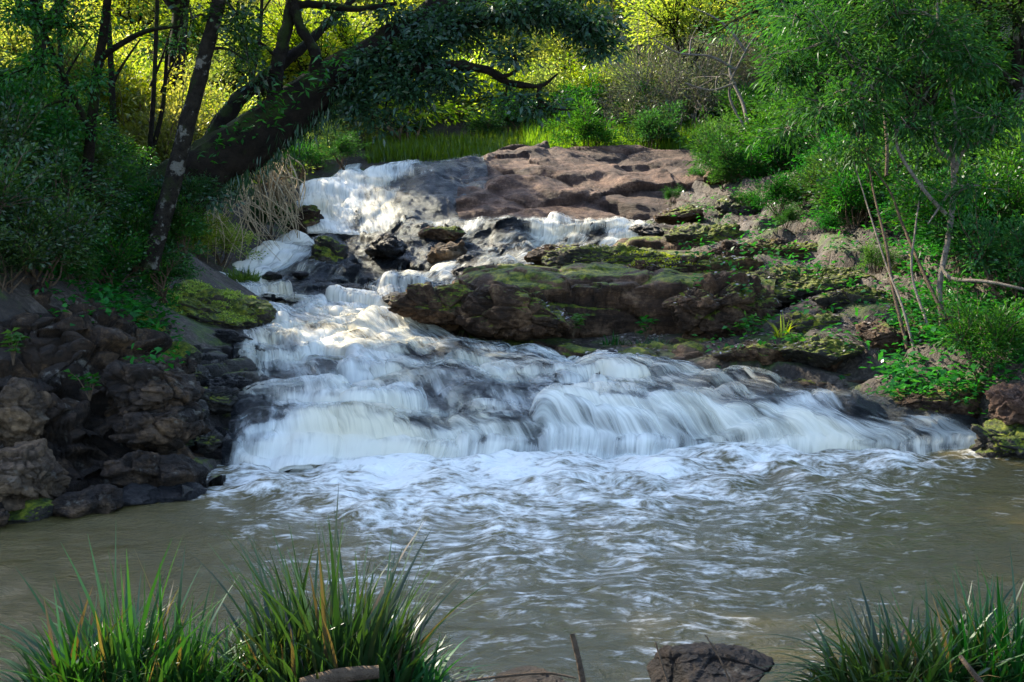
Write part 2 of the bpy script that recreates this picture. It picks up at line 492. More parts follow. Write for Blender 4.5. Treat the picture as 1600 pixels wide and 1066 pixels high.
# under the falls (kept below the cascades)
g_at((400, 640, 17.2), (600, 620, 17.4), (900, 640, 17.0), (1200, 640, 16.8), (500, 540, 20.5), (700, 560, 20), (500, 500, 24), (620, 500, 24), (500, 440, 28), (700, 430, 28), (850, 430, 28),
     (600, 400, 32), (560, 340, 35), (700, 330, 35), (850, 330, 35), (960, 330, 35), (1350, 640, 16.2), (1500, 690, 15.5))
# head of the falls
g_at((560, 250, 39), (620, 246, 39), (700, 243, 40), (800, 228, 41), (900, 222, 41), (1030, 222, 41), (600, 215, 44), (800, 200, 44), (1000, 200, 44))
# right bank
g_at((760, 500, 22), (1000, 490, 22), (900, 420, 26), (1100, 555, 18.4), (1240, 560, 17.8), (1200, 480, 20.4), (1300, 500, 19), (1400, 560, 17.2), (1500, 600, 15.9), (1600, 590, 15.4), (1620, 640, 14.8),
     (1200, 420, 22.5), (1300, 430, 21.2), (1400, 460, 19.6), (1500, 470, 18.5), (1600, 470, 17.6), (1060, 372, 28), (1150, 370, 26), (1300, 360, 24), (1450, 380, 21.5), (1600, 380, 19.5),
     (1100, 310, 31), (1200, 300, 29.5), (1350, 290, 27), (1500, 290, 25), (1700, 290, 22), (1120, 240, 36), (1250, 220, 34), (1400, 200, 32), (1600, 190, 30), (1800, 400, 17), (1900, 600, 14), (2000, 250, 24),
     (1150, 200, 45), (1400, 160, 45))
g_xyz((-30, 60, 16), (-15, 60, 12), (-14, 50, 8.8), (0, 62, 12.6), (-5, 52, 9.6), (5, 52, 9.6), (14, 60, 13.5), (30, 60, 15), (-30, 85, 19), (0, 85, 16), (30, 85, 19), (-35, 30, 13), (35, 30, 13), (-35, 8, 5), (35, 8, 5), (-35, 0, 4), (35, 0, 4), (0, -2, 1.3))
CT = np.array(ctrl)
def rbf_fit(CT, lam=0.05):
    n = len(CT)
    r = np.linalg.norm(CT[:, None, :2] - CT[None, :, :2], axis=2)
    A = np.zeros((n + 3, n + 3))
    A[:n, :n] = -r - lam * np.eye(n)
    A[:n, n] = 1; A[:n, n + 1:n + 3] = CT[:, :2]
    A[n, :n] = 1; A[n + 1:n + 3, :n] = CT[:, :2].T
    return np.linalg.solve(A, np.r_[CT[:, 2], 0, 0, 0])
WGT = rbf_fit(CT)
def ground_base(X, Y):
    X, Y = np.asarray(X, float), np.asarray(Y, float)
    out = WGT[-3] + WGT[-2] * X + WGT[-1] * Y
    for i in range(len(CT)):
        out = out - WGT[i] * np.hypot(X - CT[i, 0], Y - CT[i, 1])
    return out
def ground_z(X, Y):
    X, Y = np.asarray(X, float), np.asarray(Y, float)
    Z = ground_base(X, Y)
    P = np.stack([X, Y, np.zeros_like(X)], -1)
    right = smoothstep(2.0, 4.0, X) * smoothstep(15.5, 17, Y) * (1 - smoothstep(36, 40, Y))
    Zt = terrace(Z + 0.12 * fbm(P * 0.8, 4, 6), P, 0.36, 0.85, 5, 0.3)
    Z = Z + right * (Zt - Z)
    sh = X.shape
    Z = Z + right * fracture(np.stack([X, Y, Z], -1).reshape(-1, 3), (0.8, 0.8, 1.4), 77, 0.22, 0.2, 0.1).reshape(sh)
    amp = 0.05 + 0.10 * smoothstep(8, 20, Y)
    return Z + amp * fbm(P * 1.1, 5, 11)
xs = np.r_[np.linspace(-45, -13, 40)[:-1], np.linspace(-13, 14, 300), np.linspace(14, 45, 40)[1:]]
ys = np.r_[np.linspace(-4, 4, 20)[:-1], np.linspace(4, 42, 430), np.linspace(42, 90, 60)[1:]]
GX, GY = np.meshgrid(xs, ys)
GZ = ground_z(GX, GY)
terrain = obj('terrain', np_mesh('terrain', np.stack([GX, GY, GZ], -1).reshape(-1, 3), grid_faces(len(xs), len(ys))), GROUND)
tag(terrain, 'leaf strewn and mossy forest floor rising on both banks of the stream', 'ground', kind='structure')

# ------------------------------------------------------------------ water over rock
def cascade(stations, nu, nv, foam_pts, lump, lump_scale, step, seed, name, label, smooth=3, rock_amp=0.05, gap=0.035, k=0.6, extra=None, veil=None, ragged=0.0, blocks=1.0, footw=0.55):
    G = loft(stations, nu, nv, smooth)
    um = np.linalg.norm(np.diff(G, axis=1), axis=2).sum(1).mean()
    vm = np.linalg.norm(np.diff(G, axis=0), axis=2).sum(0).mean()
    U, V = np.meshgrid(np.linspace(0, um, nu), np.linspace(0, vm, nv))
    if ragged:                                   # the brink of each step wanders up and down stream
        wob = ragged * fbm(np.stack([U * 0.7, V * 0.35, 0 * U], -1), 4, seed + 70)
        win = smoothstep(0.0, 0.12, V / vm) * smoothstep(0.0, 0.10, 1 - V / vm)
        idx = np.clip(np.arange(nv)[:, None] + wob * win / vm * (nv - 1) * 1.6, 0, nv - 1.001)
        i0 = idx.astype(int); ff = (idx - i0)[..., None]
        cc = np.arange(nu)[None, :] + 0 * i0
        Gw = G[i0, cc] * (1 - ff) + G[i0 + 1, cc] * ff
        G = np.concatenate([G[..., :2], Gw[..., 2:]], -1)
    P = G.reshape(-1, 3)
    Z = terrace(P[:, 2] + 0.16 * fbm(P * np.array((0.9, 0.7, 0)), 4, seed + 80), P, step, k, seed, 0.35)
    Q = P.copy(); Q[:, 2] = Z
    fade = (smoothstep(0.0, 0.06, 1 - V / vm)).ravel()
    fr = fracture(P * np.array((1, 1, 0)), (0.62, 0.85, 1), seed + 13, 1.5 * lump * blocks, 1.0 * lump * blocks, 0.25 * lump * blocks, 0.35)
    fr += fracture(P * np.array((1, 1, 0)), (1.7, 2.0, 1), seed + 14, 0.35 * lump * blocks, 0.3 * lump * blocks, 0.06 * lump * blocks, 0.35)
    l = fbm(Q * np.array((1, 0.8, 0)) * lump_scale, 3, seed + 3)
    Q[:, 2] += (lump * l + fr) * (0.25 + 0.75 * fade)
    if extra is not None:
        Q[:, 2] += extra(*project(P))
    # meet the pool / edges at their own height
    B = Q.reshape(nv, nu, 3)
    bed = B.copy()
    nrm = normals(bed)
    bp = bed.reshape(-1, 3)
    rd = rock_amp * (fbm(bp * 3.1, 4, seed + 21) + 0.6 * fbm(bp * np.array((2.2, 2.2, 6.0)), 3, seed + 22))
    bed = bed + nrm * (rd.reshape(nv, nu, 1) - 0.02)
    o = obj('rock_bed', np_mesh('rock_bed', bed.reshape(-1, 3), grid_faces(nu, nv)), ROCK_WET)
    tag(o, label[0], 'rock bed', kind='structure')
    px, py = project(G)
    fo = idw(px, py, foam_pts)
    fo = np.clip(fo + 0.34 * fbm(np.stack([U * 1.5, V * 1.5, 0 * U], -1), 4, seed + 40), -0.5, 1.35)
    # aerated water gathers at the foot of every step
    Bs = blur2(B, 3)
    steep = 1 - normals(Bs)[..., 2]
    foot = np.zeros_like(steep)
    for back in (0.10, 0.2, 0.32):
        kq = max(1, int(back / vm * (nv - 1)))
        foot[kq:] = np.maximum(foot[kq:], steep[:-kq] - steep[kq:])
    fo = np.clip(fo + footw * blur2(np.clip(foot, 0, 0.5), 2) + 0.5 * footw * (smoothstep(0.05, 0.4, steep) - 0.5), -0.5, 1.35)
    eu = np.linspace(0, 1, nu)[None, :]
    edge = smoothstep(0, 0.025, eu) * smoothstep(0, 0.025, 1 - eu)
    for kk, (mat, sm, off) in enumerate(((veil or VEIL_A, 4, gap), (VEIL_B, 2, gap + 0.035))):
        S = blur2(B, sm)
        n2 = normals(S)
        st = fbm(np.stack([U * 5.0, V * 0.9, 0 * U + kk * 7], -1), 4, seed + 50 + kk)
        st2 = fbm(np.stack([U * 14.0, V * 1.6, 0 * U + kk * 7], -1), 2, seed + 60 + kk)
        disp = off * (0.4 + 0.9 * np.clip(fo, 0, 1)) + (0.015 * st + 0.007 * st2) * (0.5 + np.clip(fo, 0, 1)) - 0.05 * (1 - edge)
        S = S + n2 * disp[..., None]
        me = np_mesh(name, S.reshape(-1, 3), grid_faces(nu, nv), attrs={'foam': (fo * (0.4 + 0.6 * edge)).ravel()}, uv=np.stack([U, V], -1).reshape(-1, 2))
        w = obj(name, me, mat)
        tag(w, label[1 + kk], 'waterfall', kind='structure')
    return B

LOWER = [
    [(235, 436, 25.2), (330, 442, 25.0), (420, 455, 24.4), (520, 465, 23.9), (600, 468, 23.6), (650, 462, 23.4)],
    [(300, 452, 23.4), (400, 465, 23.1), (480, 480, 22.7), (560, 480, 22.5), (640, 488, 21.9)],
    [(385, 492, 21.7), (450, 500, 21.5), (540, 500, 21.3), (610, 502, 21.1), (680, 516, 20.5)],
    [(375, 525, 20.2), (450, 520, 20.4), (540, 522, 20.3), (640, 532, 19.9), (740, 540, 19.4), (810, 544, 19.2)],
    [(365, 560, 18.3), (450, 565, 18.4), (560, 560, 18.5), (680, 554, 18.7), (800, 550, 18.8), (900, 550, 18.7), (1010, 557, 18.2)],
    [(365, 600, 16.4), (450, 605, 16.6), (560, 600, 16.8), (680, 592, 16.9), (800, 578, 17.5), (950, 568, 17.8), (1100, 567, 17.7), (1220, 578, 17.3)],
    [(360, 645, 14.9), (450, 636, 15.2), (580, 632, 15.5), (700, 622, 15.5), (830, 605, 16.3), (1000, 594, 16.8), (1150, 598, 16.6), (1335, 602, 16.3)],
    [(350, 678, 14.1), (450, 655, 14.4), (560, 652, 14.5), (680, 648, 14.65), (800, 640, 14.8), (920, 628, 14.98), (1050, 628, 15.0), (1180, 638, 15.1), (1300, 650, 15.2), (1425, 648, 15.4)],
    [(345, 715, 13.85), (480, 702, 14.1), (640, 698, 14.3), (800, 690, 14.5), (900, 680, 14.7), (1050, 680, 14.75), (1200, 684, 14.85), (1350, 688, 14.95), (1480, 680, 15.2), (1555, 672, 15.3)],
    [(335, 757, 13.5), (480, 750, 13.75), (650, 742, 14.0), (800, 734, 14.25), (1000, 728, 14.5), (1300, 722, 14.75), (1550, 716, 14.95)],
]
F_LOWER = [(300,445,.95),(400,460,.8),(500,470,.85),(600,480,.9),(450,500,.95),(560,510,1.05),(640,540,.95),(500,540,1),(420,530,.8),(400,580,.5),(385,640,.3),(450,600,.85),(560,580,.85),(600,620,.9),(500,660,1),(450,700,1),
  (600,700,.95),(560,640,.95),(700,580,.6),(660,560,.7),(720,575,.4),(760,560,.7),(850,560,.75),(950,575,.8),(1050,575,.55),(1150,590,.5),(1250,600,.4),(1320,600,.5),(1355,610,.9),(1340,600,.8),(1380,600,.15),(1410,625,.95),
  (740,630,.6),(700,600,.6),(840,610,.6),(790,650,.6),(760,640,.65),(720,670,.8),(800,690,.8),(840,670,.55),(870,680,.65),(900,640,.85),(960,640,.75),(950,690,.6),(1000,690,.65),(1050,650,.75),(1080,690,.65),(1120,640,.75),(1000,660,.65),(920,665,.6),(700,700,.85),
  (1150,680,.6),(1180,610,.7),(1250,650,.85),(1270,690,.9),(1210,625,.15),(1200,665,.6),(1320,690,.85),(1340,660,.25),(1400,660,.3),(1400,695,.45),(1450,680,.45),(1500,680,.4),(1520,700,.7),(1000,615,.5),(350,720,.4),
  (340,690,.2),(380,690,.85),(400,720,.95),(500,740,1),(700,728,.9),(900,718,.7),(1100,714,.7),(1300,710,.9),(1450,706,.75)]
def hump(px, py):
    h = 0
    for a, b, rx, ry, A in ((570, 512, 60, 16, .16), (480, 545, 50, 14, .10), (650, 548, 60, 12, .08), (1345, 602, 18, 10, .12), (760, 605, 60, 14, .12), (880, 650, 60, 22, .14), (1080, 640, 70, 22, .08), (520, 650, 80, 18, .10), (720, 585, 50, 14, .10)):
        h = h + A * np.exp(-((px - a) / rx) ** 2 - ((py - b) / ry) ** 2)
    return h
cascade(LOWER, 480, 380, F_LOWER, 0.13, 1.3, 0.24, 3, 'lower_cascade_water',
        ('dark wet rock bed under the wide lower cascade', 'wide white lower cascade fanning out into the pool', 'thin outer veil of the wide lower cascade above the pool'), extra=hump, k=0.45, ragged=0.5)
TIER = [
    [(462, 372, 30.8), (560, 362, 30.6), (640, 350, 30.3), (740, 343, 30.1), (860, 347, 29.9), (1015, 348, 29.6)],
    [(450, 376, 29.7), (540, 374, 29.4), (640, 353, 29.3), (740, 347, 29.1), (860, 350, 29.0), (1018, 350, 28.9)],
    [(420, 392, 28.2), (520, 392, 28.3), (640, 378, 28.5), (740, 376, 28.6), (860, 386, 28.6), (1012, 376, 28.5)],
    [(380, 412, 27.0), (500, 414, 27.0), (620, 406, 27.3), (740, 398, 27.6), (850, 394, 27.5), (945, 388, 27.7)],
    [(320, 430, 26.0), (470, 436, 25.8), (600, 434, 26.0), (720, 420, 26.2), (800, 408, 26.3), (880, 398, 26.5)],
    [(235, 438, 25.4), (430, 454, 24.7), (550, 464, 24.2), (630, 464, 24.0), (710, 442, 24.5), (765, 428, 24.8), (835, 410, 25.3)],
    [(235, 450, 24.5), (430, 472, 23.5), (560, 482, 22.9), (640, 474, 23.0), (720, 446, 23.8), (780, 432, 24.2), (840, 416, 24.8)],
]
F_TIER = [(460,380,1.1),(470,395,.9),(440,410,1.3),(420,400,1.5),(380,420,1.5),(345,430,1.5),(320,432,1.5),(410,440,1.2),(500,395,.2),(540,400,.15),(520,420,.4),(560,430,.1),(600,390,-.2),(650,390,-.2),(620,440,.25),(500,440,.3),(450,440,.35),(430,430,.4),(700,360,.05),(640,355,.5),(740,345,.8),(690,347,.7),(800,347,.8),(860,349,.9),(930,349,.8),(1000,352,1),(780,370,.0),(800,385,.4),(870,365,.8),(900,375,.7),(930,370,-.1),(985,362,1),(960,380,.8),(880,390,.6),(820,400,.6),(780,410,.5),(740,420,.4),(690,430,.95),(640,445,1.05),(600,460,.9),(560,465,.5),(720,395,-.2),(700,390,-.2),(580,365,.2),(250,436,1.1),(560,410,-.1),(660,415,0)]
cascade(TIER, 300, 200, F_TIER, 0.20, 1.1, 0.42, 11, 'middle_cascade_water',
        ('dark wet rock bed of the middle tier below the upper fall', 'white water threading over the dark rocks of the middle tier', 'thin outer veil of water over the middle tier rocks'), rock_amp=0.1, gap=0.045, k=0.4, veil=VEIL_THIN, blocks=0.8, footw=0.25)
UPPER = [
    [(540, 268, 38.5), (620, 260, 38.5), (690, 252, 38.5), (760, 246, 38)],
    [(468, 300, 33.9), (530, 280, 34.2), (590, 269, 34.6), (650, 263, 34.9), (700, 259, 35.1), (755, 249, 35.5)],
    [(462, 318, 33.0), (540, 304, 33.2), (600, 298, 33.3), (660, 290, 33.5), (720, 284, 33.6), (765, 275, 33.8)],
    [(470, 345, 32.2), (550, 336, 32.2), (620, 328, 32.2), (680, 325, 32.2), (770, 318, 32.3)],
    [(478, 374, 31.2), (560, 368, 31.0), (630, 358, 30.8), (700, 351, 30.6), (775, 350, 30.6)],
]
F_UP = [(480,320,1.1),(540,300,1.15),(520,350,1.15),(590,275,1.05),(600,310,.8),(610,340,.8),(570,330,.75),(640,265,.75),(680,270,.1),(650,300,.3),(660,330,.05),(700,300,-.4),(720,270,-.2),(745,255,.3),(700,335,-.4),(740,300,-.5),(750,330,-.4),(700,258,.4),(640,340,.4)]
cascade(UPPER, 200, 150, F_UP, 0.16, 1.0, 0.5, 23, 'upper_fall_water',
        ('dark wet rock face behind the upper fall', 'white sunlit upper fall at the head of the stream', 'thin outer veil of the white upper fall'), rock_amp=0.07, gap=0.05, k=0.25, veil=VEIL_A, blocks=0.3, footw=0.0)

# pool
nx, ny = 430, 330
PX, PY = np.meshgrid(np.linspace(-11, 12, nx), np.r_[np.linspace(5.2, 16.2, ny)])
PZ0 = np.zeros_like(PX)
ppx, ppy = project(np.stack([PX, PY, PZ0], -1))
F_POOL = [(345,768,.8),(400,760,.95),(600,752,1.05),(800,745,1.05),(1000,738,1),(1200,734,.95),(1400,728,.9),(1540,722,.8),(380,790,.55),(600,785,.75),(800,775,.7),(1000,765,.65),(1200,755,.5),(1400,745,.5),(1550,745,.42),(1500,800,.42),
  (300,810,.4),(200,840,.32),(0,850,.2),(100,900,.22),(300,880,.3),(500,850,.45),(700,850,.55),(900,850,.55),(1100,830,.5),(1300,830,.45),(1500,850,.36),(1300,900,.4),(1100,950,.5),(900,950,.5),(700,950,.4),(600,1040,.2),(900,1050,.3),
  (1200,1000,.35),(1580,950,.26),(0,1000,.2),(100,800,.05)]
foam_sky = idw(ppx, ppy, F_POOL) + 0.04 + 0.15 * smoothstep(330, 600, ppx) * (1 - smoothstep(1200, 1600, ppx))  # extra foam over the middle stands in for reflected sky
near = smoothstep(0.55, 1.0, foam_sky)
Pw = np.stack([PX, PY, PZ0], -1)
wave = 0.034 * fbm(Pw * np.array((1.1, 2.3, 1)), 3, 71) + 0.020 * fbm(Pw * np.array((3.2, 6.0, 1)), 3, 75)
boil = near * (0.09 + 0.17 * fbm(Pw * np.array((1.6, 2.2, 1)), 4, 79))
calm = 0.8 + 0.4 * smoothstep(0.1, 0.5, foam_sky)
pool = obj('pool_water', np_mesh('pool_water', np.stack([PX, PY, wave * calm + boil], -1).reshape(-1, 3), grid_faces(nx, ny), attrs={'foam': foam_sky.ravel()}), POOL)
tag(pool, 'brown rippled plunge pool below the falls with white foam partly standing in for sky reflection', 'water', kind='structure')

# ------------------------------------------------------------------ rock ledges
def ledge(name, stations, nu, nv, mat, label, seed, amp=0.08, step=0.3, k=0.8, smooth=2, strata=0.05, frac=1.0, fine=1.0, cells=1.0):
    G = loft(stations, nu, nv, smooth)
    P = G.reshape(-1, 3)
    P = P.copy()
    P[:, 2] = terrace(P[:, 2], P, step, k, seed, 0.3)
    G2 = P.reshape(nv, nu, 3)
    n = normals(G2)
    fr, h1 = fracture(P, (0.6 * cells, 0.6 * cells, 1.7 * cells), seed + 5, 0.26 * frac, 0.18 * frac, 0.18 * frac, 0.1, True)
    fr2, h2 = fracture(P, (1.9 * cells, 1.9 * cells, 5.0), seed + 6, 0.08 * frac * fine, 0.08 * frac * fine, 0.03 * frac * fine, 0.12, True)
    fr = fr + fr2
    d = amp * fbm(P * 0.9, 5, seed) + strata * fbm(P * np.array((0.7, 0.7, 7.0)), 3, seed + 1) + fr
    G2 = G2 + n * d.reshape(nv, nu, 1)
    o = obj(name, np_mesh(name, G2.reshape(-1, 3), grid_faces(nu, nv), attrs={'facet': 0.55 * h1 + 0.45 * h2}), mat)
    return tag(o, label, 'rock')
ledge('rock_slab', [
    [(742, 262, 38.5), (800, 240, 39.5), (850, 234, 40), (930, 236, 40), (1050, 236, 40), (1130, 240, 39)],
    [(735, 252, 36.8), (800, 232, 37.8), (850, 226, 38.2), (930, 229, 38.2), (1040, 230, 38), (1120, 236, 37)],
    [(722, 270, 34.6), (760, 250, 35.4), (830, 238, 36.2), (920, 246, 36.0), (1010, 258, 35.4), (1110, 258, 34.5)],
    [(715, 296, 33.0), (770, 284, 33.2), (850, 270, 33.8), (930, 270, 33.8), (1020, 280, 33.2), (1120, 280, 32.6)],
    [(712, 318, 32.0), (780, 310, 31.9), (860, 300, 32.1), (950, 298, 32.0), (1040, 305, 31.6), (1130, 302, 31.0)],
    [(718, 350, 31.0), (790, 350, 30.8), (870, 350, 30.7), (960, 352, 30.6), (1050, 350, 30.2), (1140, 335, 29.8)],
], 260, 180, ROCK_RED, 'large rounded red brown rock slab beside the upper fall', 31, 0.17, 0.9, 0.3, 3, 0.05, 0.55, 0.3, 0.5)
ledge('rock_ledge', [
    [(840, 402, 26.4), (950, 388, 27), (1050, 370, 27.6), (1150, 362, 27.6), (1290, 372, 25.5)],
    [(700, 444, 22.4), (800, 420, 23.2), (900, 410, 23.8), (1000, 404, 24.0), (1120, 402, 23.8), (1240, 412, 22.8)],
    [(634, 455, 20.9), (700, 446, 20.9), (800, 440, 21.0), (900, 436, 21.0), (1000, 432, 21.0), (1100, 436, 20.8), (1210, 446, 20.5)],
    [(628, 468, 20.5), (700, 456, 20.5), (800, 450, 20.6), (900, 448, 20.6), (1000, 446, 20.6), (1100, 450, 20.4), (1210, 462, 20.2)],
    [(626, 486, 20.5), (740, 490, 20.3), (900, 488, 20.4), (1050, 488, 20.4), (1200, 490, 20.1)],
    [(640, 500, 21.0), (750, 518, 20.5), (900, 528, 20.5), (1050, 532, 20.3), (1210, 524, 19.9)],
    [(650, 530, 21.2), (750, 545, 20.6), (900, 560, 20.5), (1050, 560, 20.3), (1220, 552, 19.8)],
], 300, 220, ROCK_LEDGE, 'long brown rock ledge with mossy top and dark overhanging face beside the stream', 47, 0.07, 0.3, 0.35, 1, 0.07, 0.55)
ledge('rock_shelf', [
    [(700, 520, 20.6), (860, 534, 20.3), (1000, 538, 20.0), (1150, 535, 19.6), (1300, 555, 18.6), (1400, 600, 17.2)],
    [(720, 530, 19.8), (860, 540, 19.4), (1000, 546, 18.9), (1150, 556, 18.2), (1300, 580, 17.3), (1410, 616, 16.4)],
    [(730, 548, 19.5), (860, 556, 19.1), (1000, 562, 18.6), (1150, 576, 17.8), (1300, 600, 17.0), (1412, 640, 16.2)],
    [(730, 575, 19.4), (860, 580, 19.0), (1000, 585, 18.5), (1150, 600, 17.7), (1300, 625, 16.9), (1412, 668, 16.1)],
], 220, 60, ROCK_LEDGE, 'low flat brown rock shelf between the overhanging ledge and the cascade', 53, 0.08, 0.2, 0.5, 1, 0.03)
ledge('wet_rock_shelf', [
    [(180, 500, 20.5), (300, 500, 20.6), (410, 508, 20.9)],
    [(200, 560, 17.3), (310, 556, 17.7), (405, 566, 18.2)],
    [(240, 620, 15.4), (320, 618, 15.8), (395, 630, 15.9)],
    [(265, 680, 14.0), (325, 676, 14.4), (375, 680, 14.6)],
    [(275, 735, 13.2), (320, 730, 13.6), (352, 728, 13.9)],
    [(285, 790, 12.3), (330, 778, 12.8), (352, 768, 13.2)],
], 160, 200, ROCK_SHELF, 'wet black rock shelf sloping into the left edge of the cascade', 61, 0.11, 0.2, 0.9, 2, 0.04)

# ------------------------------------------------------------------ boulders
def rock_mesh(size, seed, planes=16, rough=0.05, blocky=0.5, res=34):
    r = np.random.default_rng(seed)
    V, Fs = [], []
    lin = np.linspace(-1, 1, res)
    A, B = np.meshgrid(lin, lin)
    for ax in range(3):
        for s in (-1, 1):
            q = np.zeros((res, res, 3))
            q[..., ax] = s
            q[..., (ax + 1) % 3] = A if s > 0 else -A
            q[..., (ax + 2) % 3] = B
            Fs.append(grid_faces(res, res) + len(V) * res * res)
            V.append(q.reshape(-1, 3))
    V = np.concatenate(V); Fs = np.concatenate(Fs)
    key = np.round(V * 4000).astype(np.int64)
    _, idx, inv = np.unique(key, axis=0, return_index=True, return_inverse=True)
    inv = np.ravel(inv)
    V = V[idx]; Fs = inv[Fs]
    D = V / np.linalg.norm(V, axis=1, keepdims=True)
    n = r.normal(size=(planes, 3)) * np.array((1.0, 1.0, 1.15))
    n /= np.linalg.norm(n, axis=1, keepdims=True)
    h = r.uniform(0.74, 1.08, planes)
    dn = D @ n.T
    rad = np.where(dn > 0.05, h / np.maximum(dn, 0.05), 9.0)
    kk = 48.0
    rr = -np.log(np.exp(-kk * np.minimum(rad, 1.25)).sum(1)) / kk
    P = D * rr[:, None] * np.array(size) / 2
    off = r.uniform(-50, 50, 3)
    sm = min(size)
    f = 0.6 - 1.6 * np.abs(fbm((P + off) / sm * 2.6, 5, seed, 0.6)) + 0.35 * fbm((P + off) / sm * 14, 3, seed + 8, 0.7)
    q = 0.3 if planes >= 20 else 1.0
    fr, h1 = fracture((P + off) / sm, (1.2, 1.2, 2.2), seed, 0.17 * q, 0.16 * q, 0.06 * q, 0.05, True)
    fr2, h2 = fracture((P + off) / sm, (3.4, 3.4, 6.0), seed + 50, 0.06 * q, 0.08 * q, 0.025 * q, 0.06, True)
    P = P + D * (rough * sm * 1.6 * f + sm * (fr + fr2))[:, None]
    return np_mesh('boulder', P, Fs, attrs={'facet': 0.55 * h1 + 0.45 * h2})

def rock(px, py, Y, w, h, d, mat, label, seed, name='boulder', group=None, planes=16, rough=0.05, tilt=0.0, blocky=0.5):
    """Rock centred at pixel (px, py), depth Y, w x h pixels large, d metres deep."""
    s = Y / FPX
    o = obj(name, rock_mesh((w * s * 1.04, d, h * s * 1.04), seed, planes, rough, blocky, int(np.clip(w * 0.5, 18, 84))), mat)
    o.location = at(px, py, Y)
    o.rotation_euler = (0, R(tilt), 0)
    return tag(o, label, 'rock', group)

# left outcrop
ledge('rock_wall', [
    [(-90, 432, 16.2), (60, 440, 16.2), (160, 490, 16.0), (235, 535, 15.6), (285, 560, 15.6), (296, 570, 16.2)],
    [(-90, 452, 14.3), (60, 466, 14.4), (150, 515, 14.3), (215, 558, 14.3), (285, 580, 14.5), (300, 585, 15.6)],
    [(-90, 555, 13.5), (60, 562, 13.6), (140, 585, 13.7), (215, 605, 13.8), (292, 605, 14.1), (305, 615, 15.3)],
    [(-90, 640, 12.9), (60, 650, 13.0), (140, 660, 13.2), (215, 662, 13.4), (288, 655, 13.8), (304, 660, 15.0)],
    [(-90, 715, 12.5), (60, 725, 12.7), (150, 722, 13.0), (215, 715, 13.3), (270, 712, 13.7), (295, 712, 14.6)],
    [(-90, 810, 12.0), (60, 795, 12.2), (150, 785, 12.5), (220, 775, 12.8), (285, 770, 13.2), (300, 765, 14.0)],
], 230, 230, ROCK_LEFT, 'dark blocky cracked rock wall on the left bank above the waterline stones', 83, 0.10, 0.35, 0.75, 1, 0.04, 1.0, 1.3, 1.7)
rock(238, 612, 13.75, 110, 80, 0.9, ROCK_LEFT, 'upper jutting corner block of the left rock wall', 104, planes=9, rough=.04, tilt=4)
rock(246, 668, 13.45, 112, 72, 0.8, ROCK_LEFT, 'lower jutting corner block of the left rock wall', 105, planes=9, rough=.04, tilt=-4)
rock(32, 652, 12.9, 68, 100, 0.5, ROCK_PALE, 'flat faced block with a lit look put into its pale colour at the left edge of the left rock wall', 102, planes=8, rough=.04)  # pale stone colour stands in for light on its face
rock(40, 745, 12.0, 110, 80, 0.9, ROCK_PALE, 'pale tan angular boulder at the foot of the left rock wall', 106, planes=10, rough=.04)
rock(215, 742, 12.7, 70, 65, 0.6, ROCK_LEFT, 'rough brown boulder wedged beside the round boulder at the left waterline', 107)
rock(277, 742, 12.9, 78, 72, 0.7, ROCK_LEFT, 'rounded brown boulder at the corner of the left rock wall next to the cascade', 108, planes=20, rough=.04)
rock(160, 782, 12.1, 70, 50, 0.5, ROCK_LEFT, 'knobbly waterline stone with a pale tip left of the wet stones', 110, planes=20)
rock(110, 790, 11.9, 70, 42, 0.5, ROCK_LEFT, 'low grey waterline stone', 111, planes=20)
rock(45, 800, 11.7, 70, 40, 0.5, ROCK_MOSSY, 'small dark waterline stone below the pale tan boulder', 112, planes=20)
rock(-10, 808, 11.5, 60, 40, 0.5, ROCK_LEFT, 'stone cut by the left edge of the photo at the waterline', 113)
rock(215, 778, 12.4, 60, 36, 0.5, ROCK_WET, 'wet bluish stone at the waterline below the rough brown boulder', 114, planes=20)
rock(275, 775, 12.6, 80, 36, 0.5, ROCK_WET, 'wet black stone at the waterline below the rounded brown boulder', 115, planes=20)
rock(160, 540, 15.2, 80, 90, 1.0, ROCK_LEFT, 'brown upright rock behind the corner block', 116, planes=10)
# left mossy rocks
rock(288, 490, 20.6, 185, 64, 1.9, ROCK_MOSSY, 'long flat mossy green rock at the left bank by the plateau', 120, planes=14, rough=.07, tilt=4, blocky=1)
rock(378, 486, 21.0, 80, 38, 1.0, ROCK_MOSSY, 'wet pointed end of the mossy bank rock touching the white water', 121, planes=12, tilt=8)
rock(262, 560, 16.6, 85, 50, 0.8, ROCK_MOSSY, 'dark rounded mossy rock above the corner block', 122, planes=20)
rock(215, 520, 17.5, 100, 60, 1.0, ROCK_MOSSY, 'mossy rock below the young green plants on the left bank', 123)
for i, (a, b, Y, w, h) in enumerate(((330, 625, 15.3, 70, 36), (360, 600, 16.2, 60, 26), (300, 650, 14.6, 50, 36), (350, 530, 19.2, 70, 22), (300, 590, 16.4, 60, 30), (395, 610, 16.4, 50, 22), (330, 690, 14.1, 40, 26))):
    rock(a, b, Y, w, h, 0.5, ROCK_WET if i % 2 else ROCK_SHELF, 'small wet black rock in the shelf left of the cascade', 130 + i, group='wet rocks on the left shelf', planes=14)
